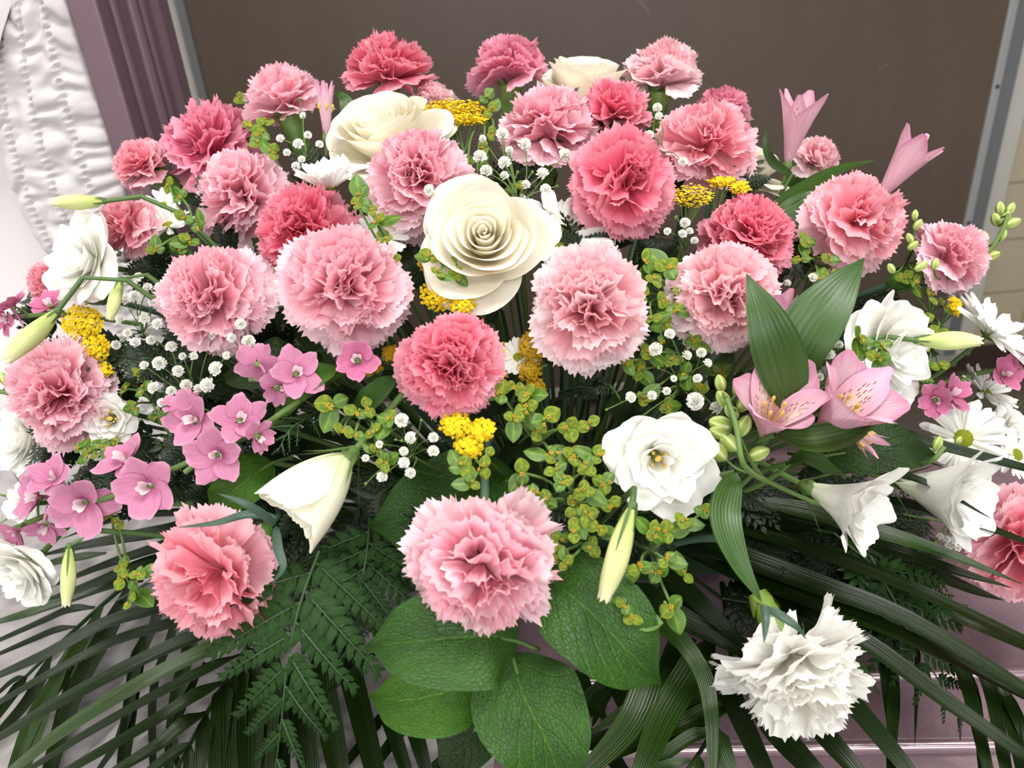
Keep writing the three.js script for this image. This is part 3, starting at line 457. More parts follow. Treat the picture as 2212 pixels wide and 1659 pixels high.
lisianthus('open white lisianthus at the spray edge beneath a closed bud', 165, 560, 216, [-.45, .1, .88], 1, {  });
lisianthus('open white lisianthus showing its dark yellow throat, above a hanging bud', 1425, 995, 268, [-.02, -.12, .98], 0, { spin: .6 });
lisianthus('double white lisianthus with frilled edges beside the two pink lilies', 1930, 752, 256, [.45, .0, .88], 1, { spin: 2 });
lisianthus('small white lisianthus funnel opening over the palm leaves', 1835, 1092, 205, [.66, -.32, .68], 2, { off: .028 });
lisianthus('larger white lisianthus funnel below the white daisies', 2045, 1068, 232, [.62, -.16, .77], 2, { off: .034, spin: 1 });
lisianthus('cream lisianthus bell drooping beside the largest leaf', 670, 1072, 226, [-.62, -.68, .36], 3, { off: .032, mat: M.cream, spin: 2 });
lisianthus('white lisianthus half hidden behind the pale carnation under the long bud', 30, 945, 180, [-.5, .1, .8], 1, { dz: 0.05 });
lisianthus('white lisianthus hanging at the picture edge over the quilted throw', 28, 1250, 190, [-.3, -.5, .8], 1, { spin: 1 });
lisianthus('white lisianthus showing two petals beside the pale carnation and green calyx', 232, 905, 130, [.2, .0, .9], 0, { dz: 0.03 });
lisianthus('white lisianthus at the picture edge beside the daisies', 2205, 925, 120, [.3, .2, .9], 1, { dz: 0.03 });
lisianthus('grey white lisianthus shaded beneath the pink carnation near the wall', 1850, 545, 110, [-.3, .1, .9], 2, { dz: 0.05 });
lisianthus('small white lisianthus at the picture edge below the pink larkspur', 8, 1090, 90, [-.3, .1, .9], 1, { dz: 0.02 });

bud('closed green lisianthus bud pointing outward above the open white lisianthus', [226, 435], [112, 437], .57);
bud('long green white bud pointing down above the pale carnation', [124, 672], [14, 778], .53);
bud('green bud hanging beside the open white lisianthus', [262, 602], [236, 690], .545, { lead: .01 });
bud('plump pale green bud pointing at the daisies', [1978, 735], [2118, 737], .53);
bud('long pale bud hanging below the open white lisianthus with a dark throat', [1366, 1092], [1304, 1296], .395, { fat: .5, lead: .008 });
bud('white bud hanging between palm leaves over the quilted throw', [150, 1180], [144, 1308], .50, { lead: .008, fat: .5 });

daisy('white daisy with upright petals between the pale carnations and cream rose', 708, 392, 160, [-.1, .85, .5], { lift: 22, cupUp: 18, dz: 0.01 });
daisy('large white daisy with a green disc tucked under the open cream rose', 1205, 505, 262, [.05, .55, .8], { lift: 8, dz: 0.055 });
daisy('white daisy facing up beside the small pink carnation and lisianthus', 358, 478, 116, [-.1, .7, .6], { lift: 16, dz: 0.04 });
daisy('small white daisy peeping above another near the small pink carnation', 348, 436, 86, [0, .5, .8], { lift: 16, dz: 0.055 });
daisy('white daisy in profile leaning over the wall at the picture edge', 2148, 712, 200, [.5, .62, .6], { lift: 18, N: 34 });
daisy('open white daisy with a yellow green disc above the larger funnel', 2085, 945, 178, [-.2, .25, .9], { lift: 8 });
daisy('white daisy standing behind the open one with the yellow green disc', 2135, 838, 138, [.4, .7, .55], { lift: 18, dz: 0.03 });
daisy('white daisy shaded between two big pale carnations', 588, 625, 120, [.1, .5, .8], { lift: 14, dz: 0.05 });
daisy('white daisy half covered by the frilly pale carnation', 828, 500, 130, [.2, .5, .8], { lift: 12, dz: 0.05 });
daisy('small white daisy petals in shade between the crinkled and the blush carnation', 1118, 766, 92, [0, .4, .9], { dz: .04 });
daisy('white daisy cut off by the picture edge near the larger funnel', 2206, 980, 120, [.3, .3, .9], { dz: 0.03 });
// ---------------------------------------------------------------- broad leaves, lilies, larkspur, palms, ferns
const TOV = cdir(0, .25, 1);
const px3 = ([x, y, d]) => at(x, y, d ?? dm(x, y));
const plane = (x, y, h) => { const q = at(x, y, 1).sub(EYE); return (LIDY + h - EYE.y) / q.y; };      // lens distance of a point h above the casket
const inThing = (o, g) => g.translate(-o.position.x, -o.position.y, -o.position.z);
// salal: branch = stem points, leaves = [points base..tip, half-width in px, face, material]
const salalW = (w) => { const f = leafW(w, .42, .74); return (u) => f(u) * (1 - .55 * ss(.8, 1, u)); };
function salal(label, leaves, stem) {
  const first = px3(leaves[0][0][0]), o = thing(leaves.length > 1 ? 'salal_branch' : 'salal_leaf', label, 'leaf', first);
  for (const [pts, w, f, mat, opt] of leaves) {
    const P = pts.map(px3), d = pts[0][2] ?? dm(pts[0][0], pts[0][1]), W = w * d / FPX;
    mk('leaf_blade', inThing(o, blade(P, salalW(W), f ?? TOV, { fold: .2, wave: .1, waves: 2.1, nu: 34, nv: 16, ph: rr(0, 6), ...opt })), mat ?? M.salal, o);
    const b = P[0].clone(), t = b.clone().sub(P[1]).normalize();
    mk('leaf_stalk', inThing(o, taper([b.clone().addScaledVector(t, -.012), b, b.clone().addScaledVector(t, .015).add(V3(0, -.004, 0))], .0011, .0014)), M.stemGreen, o);
  }
  const S = stem ? stem.map(px3) : [first, first.clone().lerp(anchor(first), .5), anchor(first)];
  mk('stem', inThing(o, tube(S, .0018, 14)), M.stemGreen, o); return o;
}
salal('spray of broad glossy salal leaves fanned beneath the large pale carnation', [
  [[[1118, 1385, .415], [1060, 1375, .405], [900, 1385, .398], [788, 1396, .402]], 106, cdir(-.1, .35, .9), M.salal],
  [[[1052, 1465, .425], [980, 1490, .418], [880, 1512, .415], [795, 1504, .42]], 84, cdir(-.1, .3, 1), M.salalBright],
  [[[1105, 1410, .42], [1130, 1500, .408], [1180, 1600, .40], [1230, 1730, .40]], 118, cdir(.1, .35, 1), M.salal],
  [[[1165, 1235, .43], [1250, 1300, .412], [1350, 1400, .405], [1428, 1478, .41]], 108, cdir(.1, .4, .9), M.salal],
  [[[1052, 1540, .44], [1010, 1600, .436], [960, 1700, .43]], 62, cdir(-.1, .3, 1), M.salalDark],
], [[1105, 1400, .43], [1095, 1250, .47], [1080, 1120, .5], [1085, 980, .56]]);
salal('broad dark green salal leaf with its tip pointing at the cream bell flower', [[[[1120, 1030, .53], [1020, 1070, .51], [900, 1115, .495], [793, 1137, .49]], 104, cdir(-.05, .35, .95), M.salal]]);
salal('dark broad leaf lying behind the large white funnel flower', [[[[1790, 985, .52], [1860, 975, .505], [1950, 970, .50], [2030, 988, .505]], 62, cdir(.1, .5, .8), M.salalDark]]);
salal('dark rounded leaf shaded under the round pale carnation', [[[[690, 760, .54], [620, 780, .52], [540, 800, .515], [480, 810, .53]], 60, cdir(-.1, .5, .8), M.salalDark]]);
salal('yellow green round leaf tucked beside the cream bell flower', [[[[590, 1000, .5], [540, 1030, .485], [490, 1070, .48], [450, 1105, .485]], 50, cdir(.2, .1, 1), M.salalBright]]);
salal('curved olive leaf beside the pink larkspur and the big pink carnation', [[[[590, 920, .5], [640, 850, .478], [690, 810, .47], [740, 792, .475]], 36, cdir(-.5, .3, .8), M.salalBright]]);
salal('small oval leaf above the cream bell flower', [[[[745, 905, .48], [790, 870, .465], [830, 835, .46], [855, 808, .465]], 30, cdir(-.1, .5, .9), M.salal]]);
// long pointed lily leaves: strap shape
function strapLeaf(label, pts, w, { face = TOV, mat = M.alstroLeaf, fold = .12, a = .4, sharp = .8, roll = 0, wave = .04 } = {}) {
  const P = pts.map(px3), o = thing('lily_leaf', label, 'leaf', P[0]), W = w * (pts[0][2] ?? dm(pts[0][0], pts[0][1])) / FPX;
  mk('leaf_blade', inThing(o, blade(P, leafW(W, a, sharp), face, { fold, roll, wave, waves: 1.3, nu: 26, nv: 8 })), mat, o);
  mk('stem', inThing(o, tube([P[0], P[0].clone().lerp(anchor(P[0]), .4), anchor(P[0])], .0016, 12)), M.stemGreen, o);
}
strapLeaf('pointed green lily leaf curving up across the pale carnation', [[1708, 900, .462], [1692, 800, .446], [1655, 690, .435], [1612, 590, .445]], 52, { face: cdir(-.35, .1, .9), a: .42, sharp: 1 });
strapLeaf('long wide lily leaf slanting up to a point beside the double white lisianthus', [[1690, 860, .48], [1735, 735, .465], [1800, 640, .465], [1868, 556, .48]], 60, { face: cdir(-.2, .25, .9), a: .42, sharp: 1 });
strapLeaf('boat-shaped lily leaf lying flat under the two pink lilies', [[1675, 938, .45], [1740, 960, .44], [1820, 945, .44], [1884, 912, .45]], 44, { face: cdir(.1, .75, .6), fold: .45 });
strapLeaf('arching dark lily leaf behind the pink carnation near the wall', [[1655, 470, .61], [1720, 420, .605], [1800, 372, .60], [1895, 345, .61]], 32, { face: cdir(-.2, .8, .5) });
strapLeaf('broad dark lily leaf shaded behind the pink carnation', [[1670, 500, .60], [1720, 470, .595], [1770, 440, .59], [1812, 412, .60]], 46, { face: cdir(-.1, .4, .9) });
strapLeaf('narrow lily leaf curling at the neck of the tall pink lily', [[1712, 375, .62], [1675, 355, .615], [1655, 320, .61], [1656, 275, .615]], 10, { face: cdir(-.6, .1, .7) });
strapLeaf('long twisting strap leaf running down to the hanging white carnation', [[1590, 1020, .43], [1565, 1110, .41], [1590, 1200, .40], [1645, 1300, .395]], 34, { face: cdir(.15, .3, .9), a: .35 });
strapLeaf('dark narrow leaf beside the closed pink lily bud', [[742, 275, .64], [752, 245, .635], [745, 215, .635], [722, 197, .64]], 17, { face: cdir(.3, .2, .9) });
strapLeaf('green leaf spread beneath the boat-shaped lily leaf', [[1700, 1000, .48], [1740, 985, .47], [1790, 1010, .465], [1830, 1030, .47]], 26, { face: cdir(0, .7, .6) });
// --- alstroemeria
const tepal = (L, W, a0, a1, lip, notch, round = .1) => cup({ L, W, r0: .0028, a0, a1, p: 1.3, lip, rc: .011, point: notch, round, neck: .25, ruf: .0012, k: 3, ph: 1, nu: 16, nv: 12 });
function lily(label, bx, by, d, n, L, { open = 1, spin = 0, deep = 0 } = {}) {
  const nw = cdir(...n), o = thing('pink_lily', label, 'lily', at(bx, by, d)); aim(o, nw, spin);
  for (let k = 0; k < 3; k++) mk('outer_petal', tepal(L * rr(.95, 1.05), L * (open < .8 ? .29 : .34), 15 * open + 3, 24 * open, 20 * open, open < .8 ? .05 : .01, open < .8 ? .26 : .1), M.alstroOuter, o).rotation.y = k * 2.094 + rr(-.1, .1);
  for (let k = 0; k < 3; k++) mk('inner_petal', tepal(L * rr(.95, 1.05), L * (open < .8 ? .21 : .24), 12 * open + 3, 24 * open, 22 * open, open < .8 ? .07 : .05, open < .8 ? .3 : .12), M.alstroInner, o).rotation.y = k * 2.094 + 1.047;
  for (let k = 0; k < 5; k++) mk('stamen', mergeGeometries([tube([V3(0, .004, 0), V3(.003, L * .35, 0), V3(.006, L * .55, 0)], .0005, 6, 5), new THREE.SphereGeometry(.0014, 8, 6).scale(.8, 1.7, .8).translate(.006, L * .56, 0)]), M.stamen, o).rotation.y = k * 1.257;
  mk('ovary', new THREE.SphereGeometry(.0042, 12, 8).scale(1, 1.3, 1).translate(0, -.003, 0), M.stemFine, o);
  stemTo(o, o.localToWorld(V3(0, -.006, 0)), nw, .0017, M.stemFine, .05);
}
lily('tall pink lily standing above the spray, open before the brown board', 1702, 350, .62, [.06, .86, .5], .056, { spin: .5, open: .72 });
lily('outer pink lily leaning toward the aluminium frame', 1898, 428, .6, [.42, .75, .5], .054, { spin: 1.5, open: .7 });
lily('open pink lily behind the cluster of green buds', 1650, 940, .47, [-.03, .62, .78], .052, { spin: .2, open: 1.25 });
lily('open pink lily with a dark-streaked throat beside the double white lisianthus', 1768, 935, .465, [.28, .6, .75], .054, { spin: 1.2, open: 1.2 });
lily('pink lily hidden behind the leaf that crosses the pale carnation', 1655, 790, .49, [0, .95, .3], .05, { spin: 2, open: .6 });
lily('closed pink lily bud beside the small dark narrow leaf', 706, 292, .64, [.0, .97, .2], .04, { open: .25 });
lily('pink lily peeping from under the boat-shaped leaf', 1835, 925, .475, [.6, -.55, .5], .022, { open: .7 });
// --- larkspur: stalk of five-petalled spurred florets; florets = [x, y, size, facing]
const larkPetal = (L, W, a) => cup({ L, W, r0: .0016, a0: a, a1: a + 12, lip: 10, rc: .006, point: .0, round: .2, neck: .3, ruf: .0012, k: 4, ph: W * 900, nu: 9, nv: 10 });
function larkspur(label, stem, florets, { deep = false, d } = {}) {
  const P = stem.map(px3), o = thing('larkspur', label, 'larkspur', P[P.length - 1]);
  mk('stem', inThing(o, tube(P, .0019, 24)), M.stemFine, o);
  for (const [x, y, s, n] of florets) {
    const fd = dm(x, y) - .012, f = mk('floret', new THREE.SphereGeometry(.0022, 8, 6), M.stemFine, o), R = s * fd / FPX / 2;
    f.position.copy(at(x, y, fd)).sub(o.position).addScaledVector(cdir(...n), -R * .25); aim(f, cdir(...n), rr(0, 6));
    for (let k = 0; k < 5; k++) { const m = mk('petal', larkPetal(R * rr(1, 1.15), R * rr(.46, .6), rr(38, 76)), deep ? M.larkspurDeep : M.larkspur, f); m.rotation.y = k * 1.257 + rr(-.12, .12); }
    for (let k = 0; k < 3; k++) { const m = mk('eye', cup({ L: R * rr(.5, .62), W: R * .24, r0: .0016, a0: 10, a1: 16, lip: 40, rc: .003, point: .05, round: .3, nu: 6, nv: 6 }), M.larkEye, f); m.rotation.y = k * 1.1; }
    mk('spur', taper([V3(0, 0, .001), V3(0, -R * .5, .002), V3(R * .1, -R * 1.15, R * .25)], R * .11, .0005, 8), M.larkspur, f);
    const a = f.position.clone().add(o.position); let best = P[0], bd = 9; const c = new THREE.CatmullRomCurve3(P); for (let k = 0; k <= 20; k++) { const q = c.getPoint(k / 20), e = q.distanceTo(a); if (e < bd) { bd = e; best = q; } }
    mk('floret_stalk', inThing(o, tube([best, best.clone().lerp(a, .5).add(V3(0, .002, 0)), a], .0008, 6, 5)), M.stemFine, o);
  }
}
larkspur('upper pink larkspur spike with pale eyes above the other in front of the carnation', [[400, 1020], [470, 970], [560, 925], [640, 870], [760, 800, .54], [900, 760, .6]], [[415, 905, 130, [-.2, .2, .95]], [468, 985, 128, [.1, -.1, .98]], [518, 905, 110, [.3, .4, .85]], [392, 868, 80, [-.2, .8, .5]], [560, 945, 70, [.8, -.2, .5]]]);
larkspur('lower pink larkspur spike reaching out to the picture edge over the palm leaves', [[10, 1150], [110, 1110], [250, 1070], [380, 1010], [520, 950, .5], [760, 860, .6]], [[318, 1052, 138, [0, -.05, 1]], [262, 988, 110, [-.3, .6, .7]], [178, 1088, 140, [.1, -.1, .98]], [110, 1030, 96, [-.1, .5, .85]], [72, 1075, 110, [-.5, .2, .85]], [95, 1140, 84, [.1, -.7, .7]], [30, 1150, 80, [-.5, -.4, .8]]]);
larkspur('pair of pink larkspur blossoms seen from behind under the pale carnations', [[540, 820], [600, 815], [680, 800, .5], [800, 780, .58]], [[556, 785, 90, [-.3, .2, -.7]], [640, 805, 110, [.2, .2, .7]], [600, 840, 70, [.4, -.3, .7]]]);
larkspur('single purple larkspur floret deep in shade left of the crinkled carnation'.replace('left of', 'beside'), [[790, 775, .50], [820, 790, .53], [900, 800, .6]], [[772, 778, 90, [.1, .1, .95]]], { deep: true });
larkspur('deep pink larkspur tip reaching past the white lisianthus over the pale lining', [[-20, 690, .6], [60, 682, .59], [150, 680, .58], [300, 700, .62]], [[22, 655, 80, [-.3, .7, .5]], [5, 690, 70, [-.5, -.2, .7]], [104, 655, 70, [-.1, .7, .7]]], { deep: true });
larkspur('deep pink larkspur hanging below the daisy in profile at the picture edge', [[2225, 800, .6], [2150, 800, .6], [2060, 820, .62], [1950, 860, .64]], [[2172, 805, 84, [.1, .2, .95]], [2200, 770, 60, [.5, .5, .7]], [2060, 850, 84, [.3, .4, .8]], [2020, 865, 70, [-.4, -.2, .8]]], { deep: true });
// --- larkspur tips still in green bud
const pod = (() => { const g = new THREE.SphereGeometry(1, 14, 12); const p = g.attributes.position; for (let i = 0; i < p.count; i++) { const y = p.getY(i), f = y > 0 ? 1 - .25 * y * y : 1 - .1 * y * y; p.setXYZ(i, p.getX(i) * .62 * f, y, p.getZ(i) * .62 * f); } g.computeVertexNormals(); return g; })();
function budSprig(label, stem, buds, { r = .0016 } = {}) {
  const P = stem.map(px3), c = new THREE.CatmullRomCurve3(P), o = thing('bud_sprig', label, 'flower buds', P[P.length - 1]);
  mk('stem', inThing(o, tube(P, r, 24)), M.stemFine, o);
  for (const [x, y, s, dx, dy] of buds) {
    const p = px3([x, y, dm(x, y) - .012]), n = cdir(dx, dy, .3), h = s * dm(x, y) / FPX / 2, m = mk('bud', pod, M.larkBud, o); m.position.copy(p).sub(o.position); m.scale.setScalar(h); m.quaternion.setFromUnitVectors(YUP, n);
    let best = P[0], bd = 9; for (let k = 0; k <= 30; k++) { const q = c.getPoint(k / 30), e = q.distanceTo(p); if (e < bd) { bd = e; best = q; } }
    mk('bud_stalk', inThing(o, tube([best, best.clone().lerp(p.clone().addScaledVector(n, -h), .6).add(V3(0, -.002, 0)), p.clone().addScaledVector(n, -h * .9)], .0008, 6, 5)), M.stemFine, o);
  }
}
budSprig('cluster of fat pale green larkspur buds in front of the open pink lily', [[1570, 860, .425], [1590, 920, .42], [1600, 985, .415], [1610, 1010, .42], [1680, 1050, .46], [1770, 1090, .5]], [[1556, 828, 40, -.3, .9], [1594, 836, 40, .2, .95], [1562, 862, 46, -.5, .6], [1610, 868, 52, .5, .8], [1580, 890, 42, -.6, .5], [1556, 915, 56, -.9, .2], [1552, 935, 46, -.8, .3], [1607, 920, 50, .3, .9], [1574, 955, 56, -.6, .6], [1548, 975, 60, -.7, .6], [1638, 980, 50, .8, .4]]);
budSprig('curling sprig of green larkspur buds reaching past the aluminium frame', [[2178, 462, .58], [2165, 500, .58], [2130, 550, .585], [2080, 590, .59], [2010, 612, .60], [1900, 640, .64]], [[2160, 450, 30, -.2, .9], [2182, 452, 30, .3, .9], [2152, 475, 34, -.5, .7], [2186, 482, 36, .9, .4], [2172, 470, 28, .3, .7], [2165, 508, 28, .3, .9], [2126, 515, 34, -.4, .9], [2142, 552, 34, .9, .3], [2020, 570, 26, .1, .9]]);
budSprig('green larkspur buds standing between the pink carnation and the pale one by the frame', [[1975, 470, .62], [1975, 520, .62], [1960, 560, .62], [1900, 640, .64]], [[1976, 465, 24, 0, 1], [1982, 485, 26, .5, .7], [1965, 515, 26, -.5, .7], [1972, 530, 26, .6, .5], [1990, 575, 30, .7, .5], [1925, 580, 26, -.5, .6]]);
budSprig('round green bud at the picture edge beside the pale carnation under the long bud', [[-6, 845, .56], [20, 850, .56], [60, 870, .56], [160, 880, .6]], [[8, 818, 30, -.2, .9]]);
budSprig('two green buds resting against the open white daisy', [[2040, 965, .48], [2020, 990, .48], [1960, 1010, .52]], [[2025, 958, 34, .2, .9], [2070, 952, 22, .3, .8]]);
// --- palm fronds: leaflets = [width px, [x, y, height over the casket], ...]
function palm(label, rachis, leaflets, mat = M.palm) {
  const P = rachis.map(([x, y, h]) => at(x, y, plane(x, y, h))), o = thing('palm_frond', label, 'palm frond', P[0]);
  mk('stem', inThing(o, taper(P, .0026, .0012, 20)), M.palmStem, o);
  for (const [w, ...pts] of leaflets) {
    const e = pts[pts.length - 1], f = pts[pts.length - 2]; if (e[1] > 1655 || e[0] < -3 || e[0] > 2218) { const k = 130 / Math.hypot(e[0] - f[0], e[1] - f[1]); pts.push([e[0] + k * (e[0] - f[0]), e[1] + k * (e[1] - f[1]), (e[2] ?? .03) - .01]); }
    const L = pts.map(([x, y, h]) => at(x, y, plane(x, y, (h ?? .03) + .014))), mid = pts[Math.floor(pts.length / 2)], W = w * 1.02 * plane(mid[0], mid[1], mid[2] ?? .03) / FPX;
    mk('leaflet', inThing(o, blade(L, (u) => W * (1 - Math.pow(u, 2.6) * .96) * (.3 + .7 * ss(0, .22, u)), cdir(rr(-.25, .25), .8, .6), { fold: rr(.15, .4), roll: rr(-.25, .25), nu: 18, nv: 4 })), rnd() < .1 ? M.palmLight : mat, o);
  }
}
palm('palm frond with long parallel leaflets fanning over the quilted throw', [[620, 1250, .06], [520, 1420, .05], [445, 1543, .05], [382, 1662, .05]], [
  [19, [430, 1280, .07], [329, 1316, .07], [221, 1349, .065], [111, 1408, .055], [-8, 1462, .05]], [19, [480, 1310, .07], [379, 1347, .07], [249, 1388, .065], [111, 1457, .055], [-8, 1523, .05]],
  [20, [520, 1345, .07], [423, 1377, .07], [277, 1443, .06], [111, 1529, .055], [-10, 1600, .05]], [22, [545, 1365, .07], [448, 1405, .07], [304, 1477, .06], [138, 1579, .055], [20, 1670, .05]],
  [20, [520, 1415, .06], [470, 1438, .065], [360, 1493, .06], [194, 1585, .055], [55, 1670, .05]], [20, [490, 1470, .055], [420, 1505, .06], [346, 1551, .055], [140, 1670, .05]],
  [20, [446, 1540, .05], [400, 1565, .055], [346, 1610, .05], [245, 1670, .05]], [16, [411, 1606, .05], [375, 1630, .05], [320, 1670, .05]],
  [24, [484, 1480, .05], [481, 1520, .05], [468, 1670, .045]], [17, [445, 1543, .05], [440, 1600, .05], [433, 1670, .045]], [12, [410, 1608, .05], [407, 1670, .045]],
  [32, [515, 1430, .05], [509, 1500, .05], [505, 1670, .045]], [32, [545, 1400, .05], [543, 1532, .05], [541, 1670, .045]], [34, [590, 1380, .05], [575, 1530, .05], [566, 1670, .045]]]);
palm('palm frond under the hanging white bud, its leaflets pointing at the picture edge', [[560, 1100, .07], [440, 1180, .06], [350, 1240, .05], [250, 1300, .04]], [
  [18, [420, 1135, .09], [361, 1147, .09], [216, 1172, .085], [70, 1204, .08]], [18, [410, 1165, .085], [347, 1183, .085], [220, 1225, .08], [78, 1280, .075]],
  [18, [390, 1200, .08], [310, 1219, .08], [200, 1262, .075], [60, 1310, .07]], [16, [340, 1240, .07], [255, 1260, .07], [177, 1286, .065], [65, 1325, .06], [-5, 1345, .06]],
  [12, [230, 1195, .06], [119, 1215, .06], [50, 1242, .06]], [12, [310, 1256, .06], [240, 1266, .06], [165, 1290, .05]], [14, [460, 1105, .08], [380, 1108, .08], [260, 1120, .08], [130, 1165, .08]]]);
palm('palm frond beneath the others, with steep leaflets over the stitched white cloth', [[380, 1180, .03], [260, 1273, .03], [174, 1349, .03], [94, 1424, .03], [-8, 1525, .03]], [
  [13, [205, 1313, .03], [150, 1318, .03], [97, 1341, .03], [-6, 1386, .03]], [11, [163, 1354, .03], [120, 1362, .03], [69, 1383, .03], [-6, 1415, .03]], [9, [54, 1462, .03], [30, 1472, .03], [-6, 1502, .03]], [12, [56, 1463, .03], [30, 1497, .03], [-6, 1548, .03]],
  [24, [279, 1262, .025], [238, 1355, .025], [177, 1466, .022], [130, 1587, .02], [105, 1670, .02]], [21, [219, 1311, .025], [172, 1410, .025], [83, 1538, .02], [28, 1670, .02]],
  [22, [193, 1385, .025], [155, 1499, .02], [107, 1670, .02]], [17, [330, 1290, .025], [340, 1330, .025], [300, 1430, .022], [262, 1590, .02], [210, 1670, .02]], [18, [310, 1370, .025], [293, 1449, .02], [264, 1670, .02]],
  [11, [385, 1300, .025], [373, 1366, .025], [335, 1477, .02], [331, 1670, .02]], [16, [420, 1360, .025], [409, 1405, .025], [382, 1504, .02], [364, 1670, .02]], [9, [442, 1430, .025], [400, 1513, .025], [376, 1580, .02], [385, 1660, .02]],
  [16, [112, 1412, .025], [69, 1504, .02], [-8, 1595, .02]], [22, [160, 1380, .025], [100, 1530, .02], [52, 1670, .02]]], M.palm);
palm('palm frond with broad upright leaflets between the fern and the salal leaves', [[760, 1300, .05], [850, 1420, .04], [930, 1540, .035], [960, 1670, .03]], [
  [32, [690, 1400, .04], [700, 1486, .04], [735, 1675, .035]], [30, [715, 1330, .04], [747, 1421, .04], [812, 1675, .035]], [19, [820, 1490, .035], [841, 1558, .035], [880, 1675, .03]], [18, [890, 1560, .035], [902, 1601, .035], [924, 1675, .03]],
  [14, [860, 1500, .03], [800, 1588, .03], [728, 1675, .03]], [14, [900, 1540, .03], [850, 1600, .03], [795, 1675, .03]], [22, [1030, 1580, .03], [1007, 1609, .03], [925, 1675, .03]], [10, [815, 1407, .06], [760, 1455, .06], [700, 1500, .06]], [30, [640, 1420, .035], [650, 1520, .035], [672, 1675, .03]], [26, [600, 1440, .03], [605, 1540, .03], [610, 1675, .03]]]);
palm('palm frond with pale glossy leaflets crossing in a lattice beside the salal leaves', [[1560, 1260, .045], [1580, 1416, .045], [1572, 1463, .045], [1534, 1587, .04], [1480, 1670, .04]], [
  [33, [1405, 1440, .055], [1398, 1474, .055], [1370, 1546, .05], [1326, 1607, .05], [1262, 1670, .05]], [36, [1540, 1380, .055], [1500, 1443, .055], [1437, 1546, .05], [1385, 1670, .05]], [22, [1395, 1325, .085], [1420, 1345, .085], [1478, 1394, .085], [1520, 1463, .075], [1536, 1546, .06], [1539, 1670, .05]],
  [24, [1560, 1430, .04], [1506, 1463, .04], [1381, 1518, .035], [1262, 1592, .03]], [20, [1572, 1465, .04], [1520, 1496, .04], [1381, 1587, .035], [1262, 1650, .03]], [20, [1560, 1520, .04], [1525, 1540, .04], [1409, 1596, .035], [1255, 1660, .03]], [22, [1572, 1500, .035], [1540, 1535, .035], [1453, 1587, .03], [1380, 1620, .03]],
  [16, [1536, 1582, .04], [1500, 1590, .04], [1425, 1640, .035], [1380, 1670, .03]], [10, [1492, 1643, .04], [1450, 1650, .04], [1400, 1664, .035]], [24, [1546, 1572, .04], [1556, 1610, .04], [1578, 1670, .035]], [12, [1508, 1632, .04], [1510, 1672, .04]], [14, [1536, 1585, .04], [1542, 1620, .04], [1541, 1672, .04]],
  [18, [1500, 1380, .03], [1437, 1477, .03], [1380, 1570, .03]], [16, [1470, 1355, .03], [1426, 1471, .03], [1400, 1530, .03]]], M.palmLight);
palm('palm frond whose dark leaflets dive under the salal leaves and hanging carnation', [[1330, 1200, .06], [1330, 1300, .045], [1320, 1450, .03], [1300, 1560, .02]], [
  [22, [1240, 1450, .02], [1265, 1499, .02], [1318, 1568, .02]], [28, [1330, 1420, .02], [1320, 1457, .02], [1280, 1570, .02]], [24, [1240, 1560, .02], [1290, 1500, .02], [1400, 1420, .02]], [24, [1380, 1560, .02], [1330, 1480, .02], [1270, 1420, .02]],
  [27, [1360, 1262, .08], [1400, 1291, .08], [1492, 1349, .075], [1575, 1394, .07], [1634, 1438, .06]], [26, [1400, 1235, .085], [1464, 1264, .085], [1547, 1338, .08], [1658, 1436, .06]], [24, [1420, 1270, .07], [1500, 1320, .07], [1600, 1400, .06], [1640, 1440, .055]], [22, [1250, 1570, .015], [1300, 1610, .015], [1350, 1675, .015]], [22, [1260, 1620, .015], [1330, 1590, .015], [1440, 1545, .015]]]);
palm('palm frond sweeping long leaflets over the mauve lid to the picture corner', [[1480, 1120, .10], [1560, 1180, .09], [1700, 1300, .07], [1860, 1420, .05]], [
  [29, [1500, 1120, .11], [1602, 1141, .11], [1804, 1207, .10], [1987, 1280, .085], [2225, 1389, .07]], [22, [1600, 1075, .13], [1760, 1110, .125], [1903, 1152, .12], [2042, 1196, .11], [2206, 1261, .10]], [29, [1480, 1160, .10], [1576, 1196, .10], [1767, 1266, .09], [1951, 1335, .08], [2225, 1498, .06]],
  [29, [1490, 1200, .095], [1576, 1236, .09], [1700, 1282, .085], [1877, 1346, .075], [2061, 1427, .06], [2225, 1512, .05]], [27, [1540, 1220, .085], [1639, 1266, .085], [1870, 1390, .07], [2042, 1515, .055], [2225, 1642, .045]],
  [24, [1520, 1065, .12], [1606, 1090, .12], [1804, 1126, .11], [1950, 1180, .1]], [24, [1520, 1095, .115], [1606, 1115, .115], [1790, 1150, .1], [1920, 1210, .09]], [22, [1800, 1150, .09], [1943, 1196, .09], [2060, 1235, .085], [2185, 1270, .08]], [20, [1950, 1215, .07], [2024, 1244, .07], [2100, 1275, .065], [2168, 1297, .06]], [20, [1990, 1300, .06], [2097, 1343, .06], [2225, 1400, .05]], [22, [1560, 1290, .06], [1680, 1330, .06], [1850, 1440, .05], [1900, 1500, .04]],
  [20, [1850, 1080, .12], [1960, 1090, .12], [2100, 1130, .12], [2225, 1175, .11]], [18, [1700, 980, .16], [1850, 1010, .16], [1990, 1040, .15], [2140, 1120, .14]], [18, [1820, 905, .17], [1900, 925, .17], [2000, 955, .17], [2225, 1015, .16]], [18, [1760, 940, .16], [1860, 960, .165], [1960, 985, .16], [2040, 1010, .15]]]);
